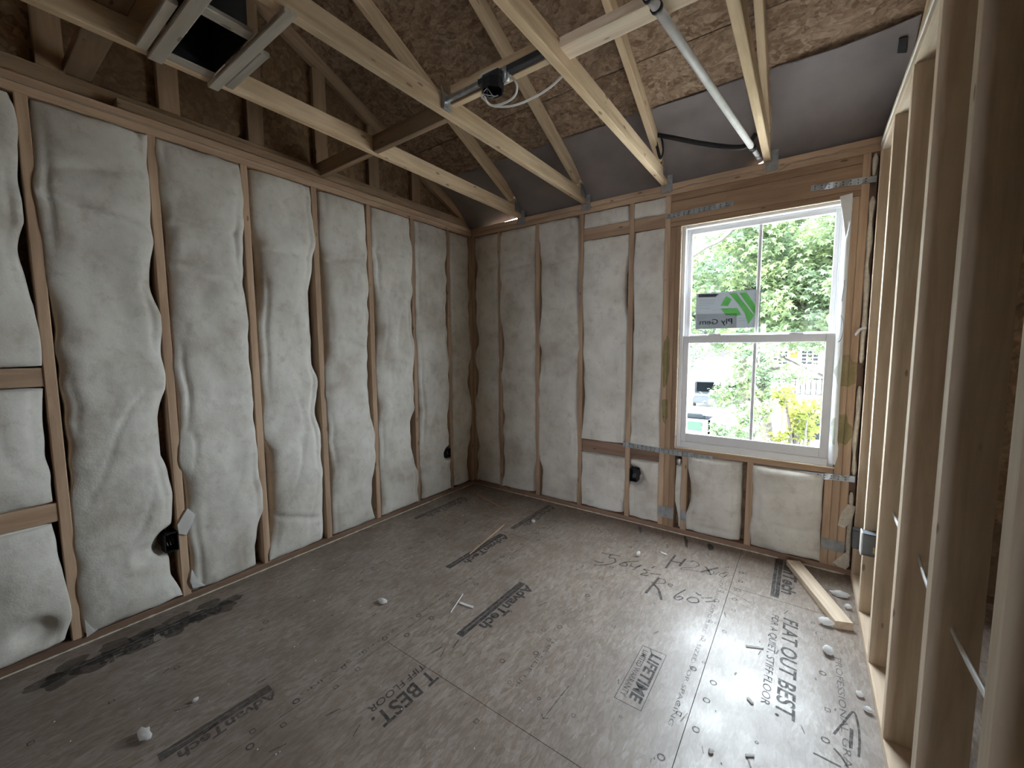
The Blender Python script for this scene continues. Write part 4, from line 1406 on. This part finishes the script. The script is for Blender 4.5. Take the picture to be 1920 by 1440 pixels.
# ---------------------------------------------------------------- electrical boxes, cable through the open studs
def ebox(name, c, ax_out, w, h, d, mat, label):
    """open fronted plastic box, front towards ax_out"""
    o_ = Vector(ax_out)
    up = Vector((0, 0, 1))
    sd = up.cross(o_)
    c = Vector(c)
    t = 0.003
    e = tag(empty(name, c), label, 'electrical box')
    def bx(nm, a0, a1, b0, b1, c0, c1):
        bm = bmesh.new()
        bbox(bm, a0, a1, b0, b1, c0, c1)
        for v in bm.verts:
            v.co = c + sd * v.co.x + o_ * v.co.y + up * v.co.z
        return bm_obj(nm, bm, mat, e)
    bx('side', -w / 2, -w / 2 + t, -d, 0, -h / 2, h / 2)
    bx('side', w / 2 - t, w / 2, -d, 0, -h / 2, h / 2)
    bx('end', -w / 2, w / 2, -d, 0, -h / 2, -h / 2 + t)
    bx('end', -w / 2, w / 2, -d, 0, h / 2 - t, h / 2)
    bx('back', -w / 2, w / 2, -d, -d + t, -h / 2, h / 2)
    for k in (-1, 0, 1):
        p0 = c - o_ * (d - 0.004) + sd * (0.012 * k)
        tube('wire_tail', spline([p0, p0 + o_ * 0.03 + up * 0.01 * k, p0 + o_ * 0.045 - up * 0.02], 4), 0.0018, M['wire'], e, 5)
    return e
ebox('outlet_box', (0.006, -2.393, 0.352), (1, 0, 0), 0.056, 0.098, 0.07, M['black'], 'black outlet box in left wall beside torn white strip')
ebox('outlet_box', (0.004, -0.358, 0.385), (1, 0, 0), 0.050, 0.085, 0.07, M['black'], 'black outlet box in left wall close to the corner')
ebox('outlet_box', (1.604, -0.004, 0.372), (0, -1, 0), 0.056, 0.098, 0.07, M['black'], 'black outlet box in window wall left of window')
b1 = P(1631, 1018, 1, -0.488)
ebox('outlet_box', (W - 0.010, -0.495, b1.z), (-1, 0, 0), 0.060, 0.105, 0.060, M['boxgrey'], 'grey outlet box with white rim on an open stud')
b0 = P(1608, 1010, 1, -0.085)
ebox('outlet_box', (W - 0.010, -0.078, b0.z), (-1, 0, 0), 0.056, 0.105, 0.06, M['boxgrey'], 'dark outlet box on the open stud nearest the window')
tag(box('box_rim', W - 0.016, W - 0.010, -0.526, -0.464, b1.z - 0.056, b1.z + 0.056, M['cable'], None, 0.002), 'white plaster ring on the grey outlet box', 'box ring')
tag(box('yellow_tag', W + 0.028, W + 0.048, -0.527, -0.5255, b1.z - 0.035, b1.z - 0.005, M['tape'], None), 'small yellow tag on side of grey outlet box', 'tag')

xc = W + 0.044
cpts = []
for y in [-0.02 - 0.05 * k for k in range(0, 60)]:
    k = (-0.4383 - y) / SP
    fr = k - math.floor(k)
    cpts.append((xc + 0.004 * math.sin(y * 9), y, 0.688 - 0.020 * math.sin(math.pi * fr) + 0.004 * math.sin(y * 5)))
tag(tube('stud_cable', spline(cpts, 2), 0.0085, M['cable'], None, 8, None, 0.55), 'white cable threaded through the open studs on the right', 'cable')
tag(tube('drop_cable', spline([(W + 0.05, -0.46, 0.70), (W + 0.062, -0.475, 0.66), (W + 0.058, -0.478, 0.56), (W + 0.045, -0.49, b1.z + 0.06), (W + 0.04, -0.49, b1.z + 0.045)], 6), 0.006, M['wire'], None, 8, None, 0.6), 'dull cable dropping down stud to the grey outlet box', 'cable')

# ---------------------------------------------------------------- offcut and scraps on the floor
oc = board('wood_offcut', (2.632, -0.060, 0.0195), (2.846, -0.605, 0.0195), 0.074, 0.038, (1, 0.39, 0), M['pine'])
tag(oc, 'pale pine board offcut lying on floor under the window', 'offcut')
scr = [((717, 1130), (0.030, 0.016, 0.010), 'white curled scrap on the dark middle of the floor'),
       ((1000, 980), (0.016, 0.014, 0.012), 'round white scrap on floor near the room corner'),
       ((272, 1382), (0.036, 0.018, 0.012), 'long white scrap on floor at lower left'),
       ((1548, 1172), (0.030, 0.020, 0.016), 'white fluff against the near end of wood offcut'),
       ((1552, 1225), (0.020, 0.026, 0.014), 'white oval scrap just in front of wood offcut'),
       ((1575, 1118), (0.040, 0.022, 0.014), 'long white scrap behind the wood offcut'),
       ((1590, 1142), (0.018, 0.016, 0.012), 'small white scrap between offcut and open studs'),
       ((1197, 1043), (0.010, 0.016, 0.016), 'small white chip above the handwritten numbers'),
       ((1612, 1305), (0.012, 0.014, 0.008), 'tiny white crumb beside open studs near arrow'),
       ((1628, 1335), (0.016, 0.012, 0.008), 'small white crumb at stud wall plate near arrow'),
       ((366, 1315), (0.008, 0.012, 0.006), 'tiny white crumb on dark floor at left'),
       ((1333, 1410), (0.008, 0.010, 0.006), 'tiny white crumb at the front of floor')]
for k, ((u, v), r, l) in enumerate(scr):
    p = F(u, v)
    o = lump('insulation_scrap', (p.x, p.y, r[2] * 0.8), r, 3.0 + k * 1.7, M['fluff'], None, rough=0.55)
    zmin = min(v_.co.z for v_ in o.data.vertices)
    for v_ in o.data.vertices: v_.co.z -= zmin
    tag(o, l, 'scrap', 'white scraps on the floor')
def sliver(pa, pb, w, label, name='cut_strip', mat='fluff', curl=0.0):
    a, b = F(*pa), F(*pb)
    if curl:
        pts = [a.lerp(b, s / 8) + Vector((curl * math.sin(math.pi * s / 8), 0, w)) for s in range(9)]
        o = tube(name, pts, w, M[mat], None, 8)
    else:
        o = board(name, a + Vector((0, 0, 0.0042)), b + Vector((0, 0, 0.0042)), 2 * w, 0.006, (b - a).cross(Vector((0, 0, 1))), M[mat], ch=0.001)
    tag(o, label, 'scrap')
    return o
sliver((862, 1131), (887, 1140), 0.005, 'pale curved peel lying above the large stamped bar', curl=0.012)
sliver((1399, 1212), (1431, 1216), 0.0045, 'thin white strip left of the stamped slogan')
sliver((1402, 1310), (1411, 1320), 0.005, 'short white strip below the stamped slogan')
sliver((1238, 1036), (1250, 1041), 0.005, 'short pale peel beside the handwritten letters')
sliver((1398, 1418), (1414, 1418), 0.003, 'thin pale sliver at the front edge of floor')
sliver((868, 1115), (845, 1150), 0.002, 'thin pale offcut edge near the curved peel')
sliver((895, 928), (945, 955), 0.004, 'thin brown lath on the floor in the room corner', 'thin_lath', 'stud')
sliver((945, 985), (880, 1040), 0.0045, 'thin brown lath beside the stamped bar', 'thin_lath', 'stud')
polys_v, polys_f = [], []
for _ in range(160):
    x, y = rng.uniform(0.05, 2.85), rng.uniform(-2.9, -0.05)
    r = rng.uniform(0.0015, 0.004)
    k = len(polys_v)
    polys_v += [(x - r, y - r * .6, 0.0012), (x + r, y - r, 0.0012), (x, y + r, 0.0012), (x, y, 0.0012 + r)]
    polys_f += [(k, k + 1, k + 3), (k + 1, k + 2, k + 3), (k + 2, k, k + 3), (k, k + 2, k + 1)]
tag(mesh('floor_crumbs', polys_v, polys_f, M['fluff']), 'fine white crumbs strewn over the subfloor', 'crumbs', None, 'stuff')

# ---------------------------------------------------------------- outside
GZ = -3.3
tag(box('ground', -60, 60, -60, 140, GZ - 0.2, GZ, M['concrete']), 'pale paved yard outside below the window', None, None, 'structure')
lawn = tag(box('lawn', -3.0, 6.0, 7.0, 13.5, GZ, GZ + 0.03, M['grass']), 'green lawn below the tree outside', 'lawn', None, 'stuff')
HY = 22.0
def O(u, v, y=HY): return P(u, v, 1, y)
h = tag(empty('neighbour_house', (4.0, HY, GZ)), 'white house with balcony and two grid windows outside at right', 'house')
xl = O(1420, 700).x
box('wall', xl, 12, HY, HY + 8, GZ, O(1500, 654).z + 0.05, M['wallwhite'], h)
box('eave', xl - 0.4, 12.4, HY - 0.45, HY, O(1500, 654).z, O(1500, 645).z, M['wallwhite'], h)
bm = bmesh.new()
ze = O(1500, 645).z
for a in ((xl - 0.5, HY - 0.5, ze), (12.5, HY - 0.5, ze), (12.5, HY + 4, ze + 0.25), (xl - 0.5, HY + 4, ze + 0.25)): bm.verts.new(a)
bm.verts.ensure_lookup_table(); bm.faces.new(bm.verts)
bmesh.ops.solidify(bm, geom=bm.faces[:], thickness=0.12)
bm_obj('roof', bm, M['roofpink'], h)
def hwin(u0, v0, u1, v1, y=HY):
    a, b = O(u0, v0, y), O(u1, v1, y)
    x0, x1, z0, z1 = min(a.x, b.x), max(a.x, b.x), min(a.z, b.z), max(a.z, b.z)
    f = box('window', x0 - 0.06, x1 + 0.06, y - 0.06, y - 0.001, z0 - 0.06, z1 + 0.06, M['wallwhite'], h, 0.01)
    for i in range(3):
        for j in range(4):
            xa, xb = x0 + (x1 - x0) * i / 3 + 0.02, x0 + (x1 - x0) * (i + 1) / 3 - 0.02
            za, zb = z0 + (z1 - z0) * j / 4 + 0.02, z0 + (z1 - z0) * (j + 1) / 4 - 0.02
            box('pane', xa, xb, y - 0.064, y - 0.0605, za, zb, M['winpane'], f)
hwin(1450, 657, 1476, 684)
hwin(1503, 657, 1534, 684)
a, b = O(1482, 655), O(1496, 672)
box('yellow_panel', a.x, b.x, HY - 0.03, HY - 0.001, b.z, a.z, M['yellow'], h)
a, b = O(1466, 763), O(1488, 793)
box('yellow_door', a.x, b.x, HY - 0.04, HY - 0.001, GZ + 0.4, a.z, M['yellow'], h)
a, b = O(1492, 772), O(1538, 826)
box('garage_door', a.x, b.x, HY - 0.04, HY - 0.001, GZ, a.z, M['winpane'], h)
# balcony with railing
yb = HY - 1.5
a, b = O(1470, 742, yb), O(1545, 757, yb)
box('balcony_floor', a.x, 9.0, yb, HY - 0.001, b.z, a.z, M['wallwhite'], h)
zr = O(1500, 708, yb).z
zb_ = O(1500, 738, yb).z
box('balcony_rail', a.x, 9.0, yb, yb + 0.05, zr - 0.09, zr, M['rail'], h)
box('balcony_rail', a.x, 9.0, yb, yb + 0.05, zb_ - 0.04, zb_, M['rail'], h)
x = a.x
while x < 9.0:
    box('baluster', x, x + 0.045, yb + 0.005, yb + 0.045, zb_, zr, M['rail'], h)
    x += 0.20
for x in (a.x, 6.0, 8.9):
    box('balcony_post', x, x + 0.14, yb, yb + 0.14, GZ, b.z, M['wallwhite'], h)
# second house far left with the pinkish roof
HY2 = 40.0
h2 = tag(empty('distant_house', (-8, HY2, GZ)), 'distant white house with pinkish shingle roof outside at left', 'house')
ze = O(1340, 672, HY2).z
x0, x1 = -24.0, O(1396, 672, HY2).x
box('wall', x0, x1, HY2, HY2 + 8, GZ, ze, M['wallwhite'], h2)
box('fascia', x0, x1 + 0.4, HY2 - 0.5, HY2 - 0.4, ze - 0.12, ze + 0.12, M['dullgalv'], h2)
bm = bmesh.new()
for a in ((x0, HY2 - 0.5, ze), (x1 + 0.4, HY2 - 0.5, ze), (x1 + 0.4, HY2 + 5, ze + 2.6), (x0, HY2 + 5, ze + 2.6)): bm.verts.new(a)
bm.verts.ensure_lookup_table(); bm.faces.new(bm.verts)
bmesh.ops.solidify(bm, geom=bm.faces[:], thickness=0.15)
bm_obj('roof', bm, M['roofpink'], h2)


def car(name, c, L, w, hgt, mat, label, rz):
    e = empty(name, c)
    e.rotation_euler = (0, 0, rz)
    tag(e, label, 'car')
    def add(nm, bm, m):
        o = bm_obj(nm, bm, m)
        o.parent = e
        return o
    prof = [(-L / 2, .35), (-L / 2, .95), (-L * .16, 1.0), (-L * .10, hgt), (L * .14, hgt), (L * .24, 1.05), (L / 2, .9), (L / 2, .35)]
    bm = bmesh.new()
    A = [bm.verts.new((x, -w / 2, z)) for x, z in prof]
    B = [bm.verts.new((x, w / 2, z)) for x, z in prof]
    bm.faces.new(A); bm.faces.new(B[::-1])
    for i in range(len(A)):
        k = (i + 1) % len(A)
        bm.faces.new((A[i], B[i], B[k], A[k]))
    bmesh.ops.bevel(bm, geom=bm.edges[:], offset=0.06, segments=2, affect='EDGES')
    add('body', bm, mat)
    for s in (-1, 1):
        bm = bmesh.new()
        bbox(bm, -L * .08, L * .15, s * (w / 2 + .004) - .006, s * (w / 2 + .004) + .006, 1.08, hgt - .12)
        add('side_window', bm, M['winpane'])
        for x in (-L * .31, L * .31):
            bm = bmesh.new()
            bmesh.ops.create_cone(bm, cap_ends=True, segments=18, radius1=.35, radius2=.35, depth=.22)
            for v in bm.verts: v.co = Vector((v.co.x + x, s * (w / 2 - .05) + v.co.z, v.co.y + .35))
            add('wheel', bm, M['black'])
    bm = bmesh.new()
    vs_ = [bm.verts.new(p) for p in ((L * .155, -w * .42, hgt - .06), (L * .155, w * .42, hgt - .06), (L * .245, w * .42, 1.09), (L * .245, -w * .42, 1.09))]
    bm.faces.new(vs_)
    bmesh.ops.solidify(bm, geom=bm.faces[:], thickness=0.02)
    add('windscreen', bm, M['winpane'])
    return e
p1 = P(1328, 704, 1, 33.0)
car('pickup_truck', (p1.x, 33.0, GZ), 5.2, 1.9, 1.85, M['carpaint'], 'silver pickup truck parked outside left of tree', math.radians(-80))
p2 = P(1374, 704, 1, 37.0)
car('parked_car', (p2.x, 37.0, GZ), 4.6, 1.8, 1.5, M['carwhite'], 'white parked car outside partly behind the tree', math.radians(10))
# chain link style fence
fe = tag(empty('yard_fence', (-2, 14, GZ)), 'thin steel rail fence across the yard outside', 'fence')
def fpost(x, y): tube('post', [(x, y, GZ), (x, y, GZ + 1.15)], 0.035, M['steelfence'], fe, 8)
fp = [(-3.4, 13.6), (-1.9, 13.9), (-0.4, 14.2), (-0.3, 15.8), (-0.2, 17.4), (0.2, 19.0)]
for x, y in fp: fpost(x, y)
for zz in (1.12, 0.6, 0.15):
    for k in range(len(fp) - 1):
        tube('rail', [(*fp[k], GZ + zz), (*fp[k + 1], GZ + zz)], 0.02, M['steelfence'], fe, 6)
# waste container with green sign
wc = tag(empty('waste_container', (-4.0, 19.0, GZ)), 'grey open waste container with green sheet outside at left', 'container')
cA = P(1300, 778, 1, 19.0)
for a in ((-1.7, 0.9, -0.7, -0.62, 0.1, 1.1), (-1.7, 0.9, 0.62, 0.7, 0.1, 1.1), (-1.7, -1.62, -0.7, 0.7, 0.1, 1.1), (0.82, 0.9, -0.7, 0.7, 0.1, 1.1), (-1.7, 0.9, -0.7, 0.7, 0.02, 0.1)):
    box('panel', cA.x + a[0], cA.x + a[1], 19 + a[2], 19 + a[3], GZ + a[4], GZ + a[5], M['carpaint'], wc)
box('green_sheet', cA.x - 0.1, cA.x + 0.55, 18.27, 18.29, GZ + 0.55, GZ + 0.95, M['signgreen'], wc)
box('dark_load', cA.x - 1.0, cA.x + 0.5, 18.6, 19.4, GZ + 0.7, GZ + 1.35, M['winpane'], wc, 0.05)


# trees
def star(c, n, r, rng):
    t = n.orthogonal().normalized()
    b = n.cross(t)
    a0 = rng.random() * 6.28
    vs = []
    for k in range(10):
        rr = r if k % 2 == 0 else r * 0.42
        a = a0 + math.pi * k / 5
        vs.append(c + t * (rr * math.cos(a)) + b * (rr * math.sin(a)) - n * (0.25 * r if k % 2 == 0 else 0))
    return vs
def quadleaf(c, n, r, rng):
    t = n.orthogonal().normalized()
    b = n.cross(t)
    a = rng.random() * 6.28
    d1 = t * math.cos(a) + b * math.sin(a)
    d2 = n.cross(d1)
    return [c + d1 * r, c + d2 * r * 0.45, c - d1 * r, c - d2 * r * 0.45]
def foliage(name, clusters, per, r, mat, parent, rng, shape='star', spread=1.0):
    vs, fs = [], []
    for (c, cr) in clusters:
        for _ in range(per):
            d = Vector((rng.gauss(0, 1), rng.gauss(0, 1), rng.gauss(0, 0.75)))
            p = Vector(c) + d * (cr * 0.5 * spread)
            n = Vector((rng.gauss(0, 0.7), rng.gauss(0, 0.7), 1)).normalized()
            q = (star if shape == 'star' else quadleaf)(p, n, r * rng.uniform(0.7, 1.2), rng)
            k = len(vs)
            vs += q
            fs.append(tuple(range(k, k + len(q))))
    o = mesh(name, vs, fs, M[mat], parent)
    return tag(o, kind='stuff')
def make_tree(name, base, h_trunk, r, clusters, per, leaf, mat, label, shape, seed, lean=(0, 0), branches=6):
    rg = random.Random(seed)
    e = tag(empty(name, base), label, 'tree')
    b = Vector(base)
    tp = [b + Vector((lean[0] * s + 0.1 * math.sin(s * 5), lean[1] * s + 0.08 * math.sin(s * 7 + 1), h_trunk * s)) for s in [i / 8 for i in range(9)]]
    tube('trunk', spline(tp, 3), r, M['bark'], e, 10, [r * (1 - 0.65 * i / 24) for i in range(25)])
    for c, cr in rg.sample(clusters, min(branches, len(clusters))):
        s = tp[rg.randint(3, 7)]
        mid = s.lerp(Vector(c), 0.5) + Vector((0, 0, 0.2))
        pts = spline([s, mid, Vector(c)], 5)
        tube('branch', pts, 0.04, M['bark'], e, 6, [0.05 * (1 - 0.8 * i / len(pts)) for i in range(len(pts))])
    foliage('foliage', clusters, per, leaf, mat, e, rg, shape)
    return e
rg = random.Random(5)
# tree A: lower tree in front of the yard, trunk seen through the lower sash
TY = 9.0
def cl(list_px, y, cr, jit=0.5):
    out = []
    for (u, v) in list_px:
        yy = y + rg.uniform(-jit, jit)
        p = P(u, v, 1, yy)
        out.append(((p.x, p.y, p.z), cr))
    return out
ca = cl([(1352, 735), (1372, 715), (1392, 700), (1345, 750), (1380, 740), (1400, 725), (1420, 690), (1432, 670), (1415, 660), (1440, 700), (1455, 685), (1465, 705), (1430, 720), (1420, 745), (1400, 660), (1385, 680), (1445, 650), (1410, 705), (1490, 702), (1510, 702), (1365, 750), (1435, 740), (1405, 770)], TY, 0.34)
bs = P(1437, 835, 1, TY)
make_tree('young_tree', (bs.x, TY, GZ), 5.2, 0.16, ca, 55, 0.085, 'leaf', 'leafy young tree standing outside the lower window pane', 'star', 21, (-0.1, 0), 9)
cb = cl([(1470, 738), (1462, 745), (1500, 765), (1515, 772), (1525, 790), (1495, 778), (1505, 800), (1530, 760), (1475, 755), (1490, 810), (1478, 825), (1460, 822), (1500, 822)], TY - 0.6, 0.26)
p = P(1490, 900, 1, TY - 0.6)
make_tree('yellowing_shrub', (p.x, TY - 0.6, GZ), 2.4, 0.05, cb, 45, 0.085, 'leaf3', 'yellow green shrub outside at lower right of window', 'star', 22, (0, 0), 8)
cc = cl([(1360, 815), (1385, 800), (1400, 815), (1345, 825), (1375, 825), (1410, 790), (1425, 770), (1395, 835), (1360, 838), (1418, 812), (1380, 780), (1440, 770), (1340, 805)], TY - 1.2, 0.30)
p = P(1385, 860, 1, TY - 1.2)
make_tree('bright_bush', (p.x, TY - 1.2, GZ), 2.2, 0.05, cc, 55, 0.085, 'leaf', 'bright green bush outside at the bottom of window', 'star', 23, (0, 0), 8)
# big tree filling the upper sash
cd_ = []
for _ in range(470):
    u, v = rg.uniform(1200, 1760), rg.uniform(385, 645)
    yy = rg.uniform(10.0, 14.0)
    p = P(u, v, 1, yy)
    if u < 1350 and v < 465 and rg.random() < 0.8: continue
    if 1500 < u < 1540 and 410 < v < 450 and rg.random() < 0.7: continue
    cd_.append(((p.x, p.y, p.z), rg.uniform(0.35, 0.6)))
make_tree('sweetgum_tree', (3.9, 12.0, GZ), 9.0, 0.24, cd_, 60, 0.11, 'leaf', 'large green tree filling the view above the window sash', 'star', 24, (-0.6, 0.2), 26)
ce = []
for _ in range(380):
    u, v = rg.uniform(1080, 1850), rg.uniform(440, 646)
    yy = rg.uniform(26.0, 34.0)
    p = P(u, v, 1, yy)
    if 1200 < u < 1330 and v < 480: continue
    ce.append(((p.x, p.y, p.z), rg.uniform(1.0, 1.7)))
make_tree('background_tree', (-1.0, 30.0, GZ), 11.0, 0.4, ce, 90, 0.30, 'leaf2', 'dull green trees far behind the neighbouring roofs', 'quad', 25, (0, 0), 14)
cf = cl([(1282, 650), (1295, 645), (1310, 652), (1290, 668), (1300, 675), (1278, 690), (1288, 695), (1320, 650), (1312, 668), (1275, 665)], 6.5, 0.22, 0.3)
make_tree('leaning_tree', (-1.6, 6.9, GZ), 5.6, 0.10, cf, 60, 0.055, 'leaf2', 'dark leafed tree reaching in at left of lower pane', 'quad', 26, (0.9, -0.2), 8)
# large bare limb at the upper left of the pane
tag(tube('bare_limb', spline([P(1270, 500, 1, 9.5), P(1300, 478, 1, 9.5), P(1325, 462, 1, 9.6), P(1350, 450, 1, 9.8), P(1385, 420, 1, 10)], 6), 0.06, M['bark'], None, 8), 'grey bare limb crossing the upper left of window view', 'branch')
